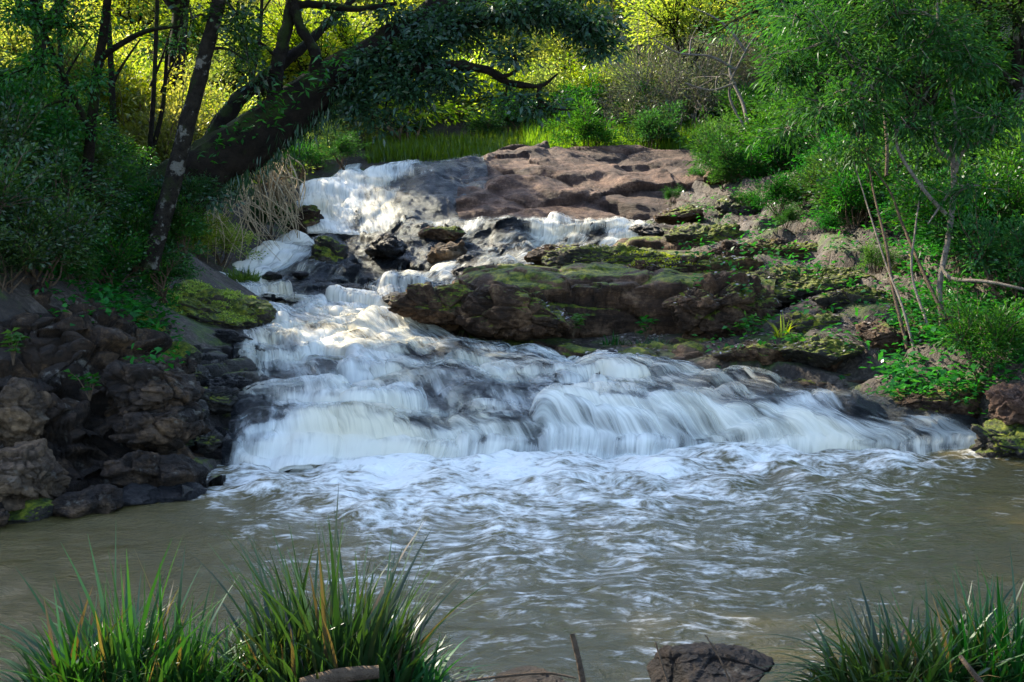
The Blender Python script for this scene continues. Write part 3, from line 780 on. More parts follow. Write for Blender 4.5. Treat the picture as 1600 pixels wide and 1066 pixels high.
# middle tier rocks
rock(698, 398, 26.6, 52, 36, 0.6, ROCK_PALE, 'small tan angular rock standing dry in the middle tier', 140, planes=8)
rock(512, 402, 27.0, 42, 52, 0.6, ROCK_MOSSY, 'dark upright rock between two streams of the middle tier', 141, planes=8, tilt=15)
rock(605, 389, 27.6, 49, 34, 1.2, ROCK_WET, 'dark brown blocky rock in the centre of the middle tier', 142, planes=10, rough=.07)
rock(690, 366, 28.6, 56, 20, 1.0, ROCK_LEDGE, 'brown rock just under the lip of the middle tier', 143, planes=10, rough=.07)
rock(725, 434, 24.9, 54, 27, 0.8, ROCK_WET, 'wet black rock beside the diagonal white chute', 146, planes=12, tilt=-12)
rock(620, 466, 23.2, 38, 14, 0.8, ROCK_WET, 'low wet rock at the tip of the brown ledge', 147, planes=12)
rock(425, 432, 25.2, 28, 13, 0.5, ROCK_WET, 'small black stone in the white water beside the grass tuft', 148)
rock(470, 429, 25.8, 24, 8, 0.6, ROCK_WET, 'low black stone right of the small black stone', 149)
rock(540, 449, 24.8, 43, 11, 0.7, ROCK_WET, 'long low black rock at the foot of the middle tier', 150)
rock(730, 408, 26.0, 34, 18, 0.4, ROCK_WET, 'tiny wet stone right of the tan rock', 151)
rock(1010, 362, 28.7, 47, 16, 0.8, ROCK_WET, 'wet dark stone at the right end of the middle lip', 152)
rock(940, 555, 18.6, 50, 14, 0.4, ROCK_WET, 'small dark stone in the water under the rock shelf', 153)
rock(478, 350, 31.8, 56, 50, 0.8, ROCK_LEDGE, 'reddish rock at the left foot of the upper fall', 154)
# right ledge blocks
rock(805, 490, 19.9, 150, 74, 1.1, ROCK_LEDGE, 'angular brown block leaning against the overhanging ledge', 160, planes=8, rough=.05, tilt=4)
rock(690, 476, 20.3, 130, 50, 1.3, ROCK_LEDGE, 'brown overhanging nose of the ledge above the white water', 161, planes=10, rough=.05)
rock(1130, 480, 19.9, 150, 90, 1.2, ROCK_LEDGE, 'broad dark brown block at the right end of the overhanging ledge', 162, planes=10, rough=.06)
rock(960, 408, 24.0, 180, 36, 1.6, ROCK_MOSSY, 'flat rock covered in bright yellow green moss on top of the ledge', 163, planes=10, rough=.08)
rock(880, 404, 25.0, 90, 36, 1.0, ROCK_LEDGE, 'knobbly brown rock at the left end of the ledge top', 164)
rock(1095, 420, 22.6, 190, 34, 1.4, ROCK_LEDGE, 'long flat stone on the ledge right of the bright moss', 165)
rock(1250, 445, 21.0, 200, 50, 1.4, ROCK_MOSSY, 'low mossy step right of the ledge end', 166, rough=.08)
rock(1180, 552, 18.0, 110, 26, 0.8, ROCK_LEDGE, 'flat brown stone at the water edge below the ledge', 167)
# strata stones on the right bank
SB = [(1180, 395, 23.5, 230, 40), (1330, 405, 22.2, 200, 36), (1120, 365, 26.2, 200, 44), (1260, 350, 25.5, 220, 40), (1350, 470, 19.6, 190, 40), (1280, 505, 18.9, 180, 40), (1400, 520, 18.0, 160, 40), (1180, 320, 28.8, 180, 50),
      (1100, 285, 31.5, 140, 40), (1080, 330, 29.0, 120, 30), (1300, 545, 17.8, 150, 40), (1420, 420, 20.8, 180, 36), (1160, 270, 32.0, 120, 36), (1230, 305, 29.5, 150, 36)]
for i, (a, b, Y, w, h) in enumerate(SB):
    if i % 5 == 3: continue
    rock(a + rng.uniform(-30, 30), b + 6, Y, w * rng.uniform(.4, .85), h * rng.uniform(.7, 1.1), rng.uniform(.6, 1.2), ROCK_MOSSY if i % 3 else ROCK_LEDGE, 'flat mossy stone step in the leaf strewn right bank', 170 + i, 'stone_step', 'stone steps on the right bank', planes=9, rough=.08, tilt=rng.uniform(-9, 9))
# right waterline
rock(1475, 628, 15.9, 150, 48, 0.9, ROCK_LEDGE, 'low brown rock under the leafy plants at the right waterline', 190, planes=12)
rock(1585, 632, 14.9, 76, 56, 0.8, ROCK_RED, 'reddish rounded boulder at the right edge above the mossy tipped rock', 191, planes=14)
rock(1578, 690, 14.7, 100, 56, 0.8, ROCK_MOSSY, 'black rock with a mossy tip at the right edge of the pool', 192, planes=10)
# near bank
rock(1112, 1052, 5.9, 190, 96, 0.5, ROCK_LEFT, 'rounded brown boulder on the near bank at the bottom of the photo', 195, planes=26, rough=.03)
rock(835, 1072, 6.0, 120, 40, 0.4, ROCK_LEFT, 'low brown stone just showing at the bottom left of the stick', 196, planes=26, rough=.03)

# ------------------------------------------------------------------ tubes and leaves
def spline(P, n):
    P = np.asarray(P, float)
    if len(P) == 2:
        return P[0] + (P[1] - P[0]) * np.linspace(0, 1, n)[:, None]
    Q = np.vstack([2 * P[0] - P[1], P, 2 * P[-1] - P[-2]])
    t = np.linspace(0, len(P) - 1 - 1e-6, n)
    i = t.astype(int); f = (t - i)[:, None]
    p0, p1, p2, p3 = Q[i], Q[i + 1], Q[i + 2], Q[i + 3]
    return 0.5 * (2 * p1 + (p2 - p0) * f + (2 * p0 - 5 * p1 + 4 * p2 - p3) * f ** 2 + (3 * p1 - p0 - 3 * p2 + p3) * f ** 3)

class Geo:
    def __init__(s): s.V, s.F, s.n = [], [], 0
    def tube(s, P, rad, sides=8, n=None, wob=0.0, seed=0):
        P = np.asarray(P, float)
        n = n or max(6, 5 * (len(P) - 1) + 1)
        S = spline(P, n)
        rad = np.interp(np.linspace(0, 1, n), np.linspace(0, 1, len(rad)), rad)
        T = np.gradient(S, axis=0)
        T /= np.linalg.norm(T, axis=1, keepdims=True) + 1e-9
        ref = np.array((0.31, 0.17, 0.93)) if abs(T[:, 2]).mean() < 0.9 else np.array((1.0, 0.1, 0.0))
        A = np.cross(T, ref); A /= np.linalg.norm(A, axis=1, keepdims=True) + 1e-9
        B = np.cross(T, A)
        a = np.linspace(0, 2 * np.pi, sides, endpoint=False)
        ring = np.cos(a)[None, :, None] * A[:, None] + np.sin(a)[None, :, None] * B[:, None]
        rr = rad[:, None, None] * np.ones((n, sides, 1))
        V = S[:, None] + ring * rr
        if wob:
            d = fbm(V / max(rad.max(), .01) * 0.8, 4, seed)
            d2 = np.abs(noise(np.stack([np.broadcast_to(a * sides * 0.22, (n, sides)), np.broadcast_to(np.linspace(0, 9, n)[:, None], (n, sides)), 0 * d], -1), seed + 1))
            V = V + ring * (rr * wob * (d - 0.45 * d2 + 0.2)[..., None])
        i = np.arange(n - 1)[:, None] * sides
        j = np.arange(sides)[None]
        Fq = np.stack([i + j, i + (j + 1) % sides, i + sides + (j + 1) % sides, i + sides + j], -1).reshape(-1, 4)
        s.V.append(V.reshape(-1, 3)); s.F.append(Fq + s.n); s.n += n * sides
        return S
    def mesh(s, name):
        return np_mesh(name, np.concatenate(s.V), np.concatenate(s.F))

def leaves(name, cen, direc, L, Wd, tint, r, fold=0.25, droop=0.15, flat=0.6):
    n = len(cen)
    direc = direc / (np.linalg.norm(direc, axis=1, keepdims=True) + 1e-9)
    up = r.normal(size=(n, 3)) * (1 - flat) + np.array((0, 0, 1.0)) * flat
    side = np.cross(direc, up); side /= np.linalg.norm(side, axis=1, keepdims=True) + 1e-9
    nor = np.cross(side, direc)
    L = L[:, None]; Wd = Wd[:, None]
    base = cen - direc * L * 0.5
    tip = cen + direc * L * 0.5 - np.array((0, 0, 1.0)) * L * droop
    mid = cen - direc * L * 0.06
    l = mid + side * Wd * 0.5 + nor * Wd * fold
    rr = mid - side * Wd * 0.5 + nor * Wd * fold
    V = np.stack([base, rr, tip, l], 1).reshape(-1, 3)
    Fq = np.arange(4 * n).reshape(n, 4)
    return np_mesh(name, V, Fq, smooth=False, face_attrs={'tint': np.clip(tint, 0, 1)})

def shrub_proto(seed, mat, stem_mat, name, leaf=(0.075, 0.035), nleaf=4200, tips=70, spread=0.11, droop=0.15, flat=0.5, squash=0.9, lance=False, trunk=0.0, stemr=0.018, bare=0.0):
    """A unit-radius shrub (or, with trunk > 0, the crown of a small tree on a stem of that length)."""
    r = np.random.default_rng(seed)
    root = thing(name, 'shrub', 'shrub')
    g = Geo()
    cz = trunk + 0.75
    th = r.uniform(0, 2 * np.pi, tips)
    cph = r.uniform(-0.45, 1.0, tips)
    rad = r.uniform(0.35, 1.12, tips) * (1 + 0.6 * noise(np.stack([np.cos(th) * 1.3, np.sin(th) * 1.3, cph * 1.5], -1) + seed, seed))
    T = np.stack([np.cos(th) * np.sqrt(1 - cph ** 2) * rad, np.sin(th) * np.sqrt(1 - cph ** 2) * rad, cz + cph * rad * squash], -1)
    T[:, 2] = np.maximum(T[:, 2], 0.05)
    nb = 5 if trunk else 9
    fork = np.array((r.uniform(-.1, .1), r.uniform(-.1, .1), trunk))
    if trunk:
        g.tube([(0, 0, -0.15), (fork[0] * .3, fork[1] * .4, trunk * .5), fork], [stemr * 2.6, stemr * 2.2, stemr * 1.9], 7)
    hubs = []
    for b in range(nb):
        a = 2 * np.pi * (b + r.uniform(-.3, .3)) / nb
        h = fork + np.array((np.cos(a) * r.uniform(.2, .45), np.sin(a) * r.uniform(.2, .45), r.uniform(.3, .8)))
        st = fork if trunk else np.array((r.uniform(-.12, .12), r.uniform(-.12, .12), -0.1))
        g.tube([st, (st + h) / 2 + r.normal(scale=.05, size=3), h], [stemr * (1.5 if trunk else 1.2), stemr * .8], 5, 6)
        hubs.append(h)
    hubs = np.array(hubs)
    cen, dr, tin = [], [], []
    per = nleaf // tips
    for k in range(tips):
        h = hubs[np.argmin(np.linalg.norm(hubs - T[k], axis=1))]
        m = (h + T[k]) / 2 + r.normal(scale=.07, size=3) + (0, 0, .06)
        S = g.tube([h, m, T[k]], [stemr * .6, stemr * .35, stemr * .14], 3, 6)
        q = int(per * r.uniform(0.4, 1.6))
        t = r.beta(2.2, 1.1, q)
        P = np.stack([np.interp(t, np.linspace(0, 1, 6), S[:, c]) for c in range(3)], -1)
        od = T[k] - h; od /= np.linalg.norm(od) + 1e-9
        off = r.normal(size=(q, 3)) * spread * np.array((1, 1, .6))
        cen.append(P + off); tin.append(np.full(q, r.normal(0, .17)))
        dr.append(off / spread * .6 + od * .8 + (np.array((0, 0, -0.5)) if lance else np.array((0, 0, 0.05))))
        if bare:
            for _ in range(int(bare)):
                e = T[k] + r.normal(scale=.16, size=3) + od * .12
                g.tube([P[r.integers(q)], (m + e) / 2 * .2 + T[k] * .5 + e * .3, e], [stemr * .22, stemr * .1], 3, 5)
    cen = np.concatenate(cen); dr = np.concatenate(dr)
    n = len(cen)
    L = leaf[0] * r.uniform(.5, 1.5, n); Wd = leaf[1] * r.uniform(.7, 1.2, n)
    tint = np.clip(r.normal(.45, .2, n) + np.concatenate(tin), 0, 1)
    obj('trunk' if trunk else 'stem', g.mesh('stem'), stem_mat, root)
    obj('crown' if trunk else 'foliage', leaves('foliage', cen, dr, L, Wd, tint, r, droop=droop, flat=flat), mat, root)
    return root

PROTO = {}
def protos(key, count, *a, **k):
    PROTO[key] = [shrub_proto(1000 + 37 * i + len(PROTO) * 501, *a, **k) for i in range(count)]
protos('dark', 3, LEAF_DARK, TWIG, 'leafy_shrub', leaf=(0.085, 0.042), nleaf=4600, tips=80)
protos('mid', 3, LEAF_MID, TWIG, 'leafy_shrub', leaf=(0.10, 0.034), nleaf=4000, tips=80, droop=.12, flat=.7)
protos('sun', 3, LEAF_SUN, TWIG, 'sunlit_shrub', leaf=(0.085, 0.036), nleaf=4800, tips=90, spread=.12)
protos('grey', 2, LEAF_GREY, BARK_PALE, 'twiggy_shrub', leaf=(0.05, 0.016), nleaf=3600, tips=110, spread=.10, bare=2, stemr=.014)
protos('darktree', 2, LEAF_DARK, BARK_DARK, 'dark_tree', leaf=(0.05, 0.026), nleaf=8500, tips=120, spread=.10, trunk=1.1, stemr=.03)
protos('suntree', 2, LEAF_SUN, BARK_DARK, 'sunlit_tree', leaf=(0.05, 0.024), nleaf=8500, tips=120, spread=.11, trunk=0.9, stemr=.025)
protos('midtree', 2, LEAF_MID, BARK_LICHEN, 'green_tree', leaf=(0.06, 0.02), nleaf=8000, tips=120, spread=.10, trunk=0.9, stemr=.025, droop=.12, flat=.7)
used = set()
def plant(key, X, Y, scale, label, group, cat, dz=0.0, z=None, sq=1.0):
    ps = PROTO[key]
    i = int(rng.integers(len(ps)))
    zz = float(ground_z(X, Y)) if z is None else z
    loc = (X, Y, zz + dz)
    rz = float(rng.uniform(0, 2 * np.pi))
    sc = (scale, scale, scale * sq)
    if (key, i) not in used:
        used.add((key, i))
        o = ps[i]
        o.location = loc; o.rotation_euler = (0, 0, rz); o.scale = sc
        tag(o, label, cat, group)
        return o
    return dup(ps[i], loc, rz, sc, label, group, cat)

def scatter(key, n, pxr, Yr, sr, label, group, cat, test=None, minsep=0.55, sq=1.0, dz=-0.1):
    placed, tries = [], 0
    while len(placed) < n and tries < n * 40:
        tries += 1
        Y = rng.uniform(*Yr); px = rng.uniform(*pxr); s = rng.uniform(*sr)
        X = (px - 800) / FPX * Y
        if test and not test(px, Y, s * FPX / Y): continue
        if any((X - a) ** 2 + (Y - b) ** 2 < (minsep * (s + c)) ** 2 for a, b, c in placed): continue
        placed.append((X, Y, s))
        plant(key, X, Y, s, label, group, cat, dz, sq=sq)

# left bank thicket: keep clear of water and outcrop
def left_ok(px, Y, rp):
    lim = np.interp(Y, [13, 15, 17, 20, 23, 26, 29, 32], [150, 160, 190, 215, 245, 290, 380, 430])
    return px + rp * 0.85 < lim
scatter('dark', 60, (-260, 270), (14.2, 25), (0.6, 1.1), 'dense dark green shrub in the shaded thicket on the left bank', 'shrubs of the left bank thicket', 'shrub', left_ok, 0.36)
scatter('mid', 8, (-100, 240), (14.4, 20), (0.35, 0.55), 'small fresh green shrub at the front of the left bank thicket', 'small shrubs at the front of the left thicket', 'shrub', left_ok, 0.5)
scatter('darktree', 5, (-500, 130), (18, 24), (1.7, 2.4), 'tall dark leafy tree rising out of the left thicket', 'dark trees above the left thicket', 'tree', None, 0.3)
# sunlit backdrop on the left and centre
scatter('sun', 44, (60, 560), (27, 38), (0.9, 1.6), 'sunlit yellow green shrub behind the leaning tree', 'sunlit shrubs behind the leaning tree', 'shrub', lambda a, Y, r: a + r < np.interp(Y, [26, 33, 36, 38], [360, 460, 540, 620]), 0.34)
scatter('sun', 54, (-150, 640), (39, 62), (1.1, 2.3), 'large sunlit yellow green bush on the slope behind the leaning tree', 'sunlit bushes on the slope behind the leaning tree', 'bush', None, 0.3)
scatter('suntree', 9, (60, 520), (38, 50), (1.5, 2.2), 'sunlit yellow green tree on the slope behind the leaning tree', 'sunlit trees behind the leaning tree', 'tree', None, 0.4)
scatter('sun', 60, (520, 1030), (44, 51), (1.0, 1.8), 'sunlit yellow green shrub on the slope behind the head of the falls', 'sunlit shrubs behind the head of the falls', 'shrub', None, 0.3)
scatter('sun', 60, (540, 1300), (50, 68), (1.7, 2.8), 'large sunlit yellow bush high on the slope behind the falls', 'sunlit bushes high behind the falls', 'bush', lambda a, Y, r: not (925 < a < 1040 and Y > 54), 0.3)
scatter('dark', 5, (620, 960), (42.2, 44), (0.7, 1.2), 'low dark shrub at the edge of the grass above the falls', 'low dark shrubs above the falls', 'shrub', None, 0.5)
scatter('grey', 34, (950, 1250), (39, 52), (1.1, 2.5), 'pale grey green twiggy shrub behind the red brown slab', 'grey twiggy shrubs behind the slab', 'shrub', None, 0.24)
scatter('mid', 18, (900, 1210), (38.8, 44), (0.5, 1.3), 'bright green shrub at the edge of the grass behind the slab', 'green shrubs behind the slab', 'shrub', None, 0.35)
# right bank
def right_ok(px, Y, rp):
    lim = np.interp(Y, [15, 17, 19, 22, 25, 28, 31, 34, 38], [1440, 1450, 1440, 1330, 1210, 1120, 1075, 1075, 1085])
    return px - rp * 0.75 > lim
scatter('mid', 92, (1070, 1850), (15.5, 38), (0.6, 1.2), 'bright green drooping leafed shrub on the right bank', 'green shrubs of the right bank', 'shrub', right_ok, 0.36)
scatter('dark', 30, (1200, 1850), (17, 34), (0.7, 1.2), 'dark shaded shrub among the green shrubs of the right bank', 'dark shrubs of the right bank', 'shrub', right_ok, 0.45)
scatter('midtree', 24, (1230, 1850), (23, 40), (1.6, 2.5), 'green tree with drooping leaves above the right bank', 'green trees above the right bank', 'tree', lambda a, Y, r: right_ok(a, Y, r * .7), 0.27)
scatter('darktree', 5, (1600, 2000), (18, 30), (2.2, 3.0), 'tall dark tree at the right edge', 'dark trees at the right edge', 'tree', None, 0.4)
scatter('suntree', 14, (1050, 1800), (42, 56), (2.2, 3.4), 'sunlit tree behind the right bank', 'sunlit trees behind the right bank', 'tree', None, 0.3)
# tall trees added on the left, crowns out of view, to shade the falls
for x, y, sc in ((-11.2, 22.8, 3.6), (-13, 28, 4.2), (-17, 23, 4.2), (-21, 28.5, 4.4), (-26, 30, 4.5), (-8.2, 29.5, 3.4)):
    plant('darktree', x, y, sc, 'tall tree added on the left, its unseen high crown shading the falls', 'tall added shade trees on the left', 'tree')

# ------------------------------------------------------------------ the leaning tree and its neighbours
def limb_pts(pts):
    return np.array([at(*p) for p in pts])
def px2m(p, Y): return p * Y / FPX

def tree_from(name, label, base_Y, trunk_pts, trunk_px, bark, limbs, blobs, leaf_m, leaf=(0.09, 0.045), twig_m=None, sides=20, dens=1.0, seed=0, wob=0.25, droop=.15, flat=.5, group=None, spread=1.0):
    r = np.random.default_rng(seed)
    TP = limb_pts(trunk_pts)
    root = thing(name, label, 'tree', TP[0], group)
    o0 = TP[0]
    g = Geo()
    S = g.tube(TP - o0, [px2m(w / 2, base_Y) for w in trunk_px], sides, 60, wob, seed)
    alls = [S]
    for pts, wpx in limbs:
        g2 = Geo()
        LP = limb_pts(pts) - o0
        LP[1:-1] += r.normal(scale=.03, size=LP[1:-1].shape)
        S2 = g2.tube(LP, [px2m(w / 2, base_Y) for w in wpx], 8, 30, wob, seed + 3)
        obj('branch', g2.mesh('branch'), bark, root)
        alls.append(S2)
    skel = np.concatenate(alls)
    if blobs:
        tw = g
        cen, dr = [], []
        for (a, b, Y, rx, ry, rz, n) in blobs:
            c = at(a, b, Y) - o0
            sx, sz = px2m(rx, Y), px2m(ry, Y)
            k = max(5, int(n / 55))
            tips = c + r.normal(size=(k, 3)) * np.array((sx, rz, sz)) * .55
            near = skel[np.argmin(np.linalg.norm(skel - c, axis=1))]
            tw.tube([near, (near + c) / 2 + (0, 0, .1), c], [.03, .02, .012], 5, 8)
            q = int(n * dens / k)
            for t in tips:
                m = (c + t) / 2 + r.normal(scale=.06, size=3)
                Sx = tw.tube([c, m, t], [.012, .008, .004], 3, 6)
                nn = int(q * r.uniform(.4, 1.6)) + 2
                u = r.beta(2, 1, nn)
                P = np.stack([np.interp(u, np.linspace(0, 1, 6), Sx[:, j]) for j in range(3)], -1)
                off = r.normal(size=(nn, 3)) * np.array((.15, .15, .10)) * spread
                cen.append(P + off); dr.append(off * 5 + (t - c) * .6 + np.array((0, 0, -.12)))
        cen = np.concatenate(cen); dr = np.concatenate(dr); n = len(cen)
        cr = obj('crown', leaves('crown', cen, dr, leaf[0] * r.uniform(.65, 1.35, n), leaf[1] * r.uniform(.7, 1.2, n), r.normal(.45, .22, n), r, droop=droop, flat=flat), leaf_m, root)
    obj('trunk', g.mesh('trunk'), bark, root)
    return root

Y1 = 19.0
lean = tree_from('leaning_tree', 'thick dark mossy tree leaning over the stream from the left bank', Y1,
    [(205, 400, 18.2), (255, 320, 18.4), (330, 262, 18.7), (420, 205, 19.0), (500, 140, 19.2), (580, 85, 19.4), (660, 30, 19.6), (740, -40, 20), (840, -130, 20.5)],
    [82, 78, 78, 72, 60, 48, 38, 30, 20], BARK_TRUNK,
    [([(425, 185, 19.0), (432, 120, 19.1), (445, 50, 19.3), (462, -20, 19.5), (470, -120, 19.6)], [26, 24, 20, 17, 10]),
     ([(486, 130, 19.2), (488, 80, 19.1), (470, 40, 19.2), (458, -10, 19.4)], [20, 17, 15, 13]),
     ([(300, 265, 19.6), (370, 160, 20.4), (430, 110, 20.8), (490, 55, 21.3), (560, -10, 22)], [30, 26, 22, 16, 12]),
     ([(455, 8, 19.4), (500, 2, 19.3), (560, 14, 19.2), (620, 5, 19.1)], [14, 12, 10, 6]),
     ([(560, 100, 19.3), (630, 110, 19.0), (700, 100, 18.8), (760, 110, 18.7), (800, 131, 18.7), (850, 131, 18.7), (872, 115, 18.7)], [22, 18, 15, 13, 11, 8, 3]),
     ([(765, 112, 18.7), (790, 112, 18.6), (815, 106, 18.5)], [8, 6, 3]),
     ([(845, 131, 18.7), (842, 158, 18.7), (870, 166, 18.6), (895, 172, 18.6)], [6, 5, 4, 2]),
     ([(640, 45, 19.5), (700, 50, 19.2), (760, 30, 19.0), (830, 20, 18.9), (900, 40, 18.8), (950, 70, 18.8)], [22, 18, 15, 12, 8, 4]),
     ([(700, 10, 19.7), (760, 0, 19.9), (850, -40, 20.2), (950, -80, 20.5)], [20, 16, 12, 6])],
    [(600, 95, 19.2, 55, 35, .8, 1300), (660, 80, 19.0, 60, 40, .9, 1600), (640, 135, 18.9, 55, 28, .8, 1000), (700, 120, 18.8, 45, 25, .7, 800), (560, 140, 19.1, 45, 25, .7, 500), (710, 40, 19.1, 60, 35, .9, 1300),
     (780, 20, 19.0, 70, 30, .9, 1500), (850, 25, 18.9, 60, 30, .8, 1300), (910, 40, 18.8, 50, 30, .8, 1100), (940, 75, 18.8, 22, 28, .5, 350), (880, -20, 19.5, 80, 30, 1.0, 1100),
     (620, 30, 19.4, 50, 25, .8, 450), (800, 85, 18.7, 30, 20, .5, 250), (560, 170, 19.0, 40, 20, .6, 350), (270, 310, 18.0, 45, 35, .4, 520), (230, 370, 17.9, 40, 35, .4, 520), (520, 30, 19.3, 35, 16, .6, 160), (600, -60, 19.8, 90, 40, 1.4, 1500), (500, -90, 19.6, 110, 50, 1.6, 2000),
     (380, 60, 18.6, 30, 60, .5, 260), (400, 130, 18.8, 25, 30, .5, 150), (840, 170, 18.6, 60, 14, .5, 260), (790, 155, 18.7, 40, 14, .5, 220), (600, 190, 18.9, 60, 16, .5, 300)],
    LEAF_OAK, (0.105, 0.05), dens=1.0, seed=5, wob=.5)
# moss beards and epiphyte ferns hanging from the leaning trunk
r = np.random.default_rng(91)
TPx = spline(np.array([(255, 320), (330, 262), (420, 205), (500, 140), (580, 85)], float), 60)
cen, dr = [], []
for k in range(2600):
    t = r.integers(4, 60)
    p = at(TPx[t, 0] + r.normal(scale=16), TPx[t, 1] + 30 + abs(r.normal(scale=16)), 18.75 + r.normal(scale=.22) + t * .01)
    cen.append(p); dr.append((r.normal(scale=.25), r.normal(scale=.25), -1.0))
cen = np.array(cen) - np.array(lean.location); dr = np.array(dr); n = len(cen)
obj('hanging_moss', leaves('hanging_moss', cen, dr, r.uniform(.08, .24, n), r.uniform(.012, .03, n), r.uniform(0, .5, n), r, droop=0, flat=.1), LEAF_OAK, lean)
cen, dr = [], []
for k in range(450):
    t = int(59 * r.beta(.8, 1.4))
    p = at(TPx[t, 0] - 12 + r.normal(scale=14), TPx[t, 1] - 22 + r.normal(scale=12), 18.6 + r.normal(scale=.2))
    cen.append(p); dr.append((r.normal(), r.normal(), .3 + r.normal(scale=.4)))
cen = np.array(cen) - np.array(lean.location); dr = np.array(dr); n = len(cen)
obj('clinging_leaves', leaves('clinging_leaves', cen, dr, r.uniform(.08, .2, n), r.uniform(.03, .05, n), r.uniform(.2, .9, n), r), LEAF_DARK, lean)

tree_from('slender_tree', 'slender upright tree with lichen patched bark in front of the leaning trunk', 17.4,
    [(232, 420, 17.2), (252, 350, 17.3), (276, 260, 17.4), (300, 165, 17.4), (322, 80, 17.4), (342, 0, 17.4), (352, -80, 17.4), (380, -240, 17.4)],
    [29, 28, 27, 25, 23, 21, 19, 12], BARK_LICHEN,
    [([(338, 10, 17.4), (370, -60, 17.5), (420, -120, 17.8)], [14, 12, 6]), ([(350, -60, 17.4), (310, -120, 17.2), (260, -180, 17)], [14, 12, 6])],
    [(370, 20, 17.3, 30, 50, .5, 240), (390, 100, 17.4, 24, 50, .4, 160), (300, 30, 17.2, 30, 22, .4, 140), (330, -130, 17.4, 130, 60, 1.5, 2400), (430, -150, 17.6, 110, 60, 1.5, 2000), (230, -150, 17.2, 110, 60, 1.5, 1800), (120, -200, 17.2, 130, 60, 1.6, 3000)],  # last leaf mass is unseen, added overhead to shade the pool
    LEAF_DARK, (0.09, 0.055), seed=6, wob=.15)
tree_from('dark_bank_tree', 'dark thin tree with an arching bough at the upper left', 18.5,
    [(120, 420, 18.8), (135, 280, 18.7), (150, 130, 18.6), (165, 30, 18.5), (175, -80, 18.5)], [18, 17, 15, 13, 10], BARK_DARK,
    [([(150, 100, 18.6), (180, 75, 18.5), (230, 50, 18.4), (285, 40, 18.3)], [12, 10, 8, 4]), ([(140, 200, 18.6), (100, 120, 18.4), (60, 40, 18.2), (40, -40, 18)], [10, 9, 7, 5])],
    [(110, 40, 18.4, 70, 40, .9, 900), (60, 100, 18.2, 60, 40, .9, 900), (150, 130, 18.3, 40, 25, .6, 300), (30, 20, 18, 60, 40, .9, 800), (40, 190, 17.8, 60, 40, .8, 700), (130, -80, 18.5, 130, 50, 1.3, 2000), (110, 200, 18.2, 50, 30, .6, 400)],
    LEAF_DARK, (0.08, 0.04), seed=8, wob=.1)
for i, (a, b, c, d, Y, w) in enumerate(((222, 330, 248, -60, 24.5, 9), (240, 230, 262, 60, 26, 8), (175, 350, 165, -50, 22, 12), (395, 120, 410, -60, 27, 7), (100, 330, 85, -50, 20, 9), (270, 130, 290, -60, 29, 8))):
    tree_from('thin_background_tree', 'thin dark stem against the yellow backlit foliage', Y,
        [(a, b, Y), (a * .6 + c * .4 + 6, b * .6 + d * .4, Y), (c, d, Y)], [w, w * .85, w * .6], BARK_DARK,
        [([(a * .5 + c * .5, b * .5 + d * .5, Y), (a * .5 + c * .5 + 20, b * .5 + d * .5 - 40, Y), (a + 45, d * .6 + b * .4 - 50, Y)], [w * .5, w * .4, w * .2])],
        [(c, d + 10, Y, 50, 40, .8, 500)], LEAF_DARK, (0.09, 0.04), seed=60 + i, wob=.05, group='thin dark stems behind the leaning tree')

# pale slender trees on the right bank
tree_from('pale_forked_tree', 'pale slender forked tree on the right bank', 18.4,
    [(1474, 530, 17.6), (1468, 450, 18.0), (1482, 370, 18.2), (1490, 300, 18.4), (1489, 245, 18.5), (1493, 180, 18.6), (1480, 120, 18.8), (1468, 60, 19), (1462, -30, 19.2)],
    [8, 9.5, 9.5, 9, 8, 6, 5, 4, 3], BARK_PALE,
    [([(1487, 250, 18.5), (1470, 235, 18.4), (1460, 205, 18.3), (1455, 185, 18.3)], [6, 5, 4, 3]),
     ([(1490, 240, 18.5), (1480, 210, 18.6), (1465, 195, 18.7), (1430, 185, 18.8)], [6, 5, 4, 2]),
     ([(1492, 270, 18.4), (1505, 238, 18.3), (1530, 226, 18.2), (1547, 217, 18.2)], [7, 6, 5, 3]),
     ([(1478, 335, 18.3), (1440, 290, 18.3), (1410, 240, 18.4), (1393, 200, 18.5), (1370, 150, 18.8)], [7, 6, 5, 4, 3]),
     ([(1470, 415, 18.0), (1490, 428, 17.7), (1540, 440, 17.2), (1605, 453, 16.8)], [6, 6, 5, 4]),
     ([(1484, 300, 18.4), (1460, 330, 18.2), (1450, 350, 18)], [4, 3, 2])],
    [(1450, 60, 18.8, 90, 50, 1.2, 1500), (1380, 110, 18.8, 80, 40, 1.1, 1300), (1520, 100, 18.5, 70, 40, 1.0, 1000), (1300, 60, 19.2, 90, 40, 1.2, 1300), (1500, 210, 18.2, 60, 22, .8, 500), (1420, 200, 18.3, 60, 20, .8, 500), (1240, 110, 20, 70, 40, 1.2, 1100),
     (1530, 290, 17.8, 50, 18, .7, 300), (1350, 180, 18.6, 80, 26, 1.0, 800), (1290, 160, 19, 60, 30, 1., 800), (1560, 180, 18, 60, 40, .9, 800), (1250, 30, 20, 60, 40, 1.2, 900), (1400, -60, 19, 200, 60, 1.6, 3000), (1230, 200, 20.5, 60, 20, .8, 500), (1400, 20, 18.6, 80, 30, 1, 900)],
    LEAF_MID, (0.15, 0.034), BARK_PALE, 8, seed=15, wob=.08, droop=.18, flat=.7, spread=1.35)
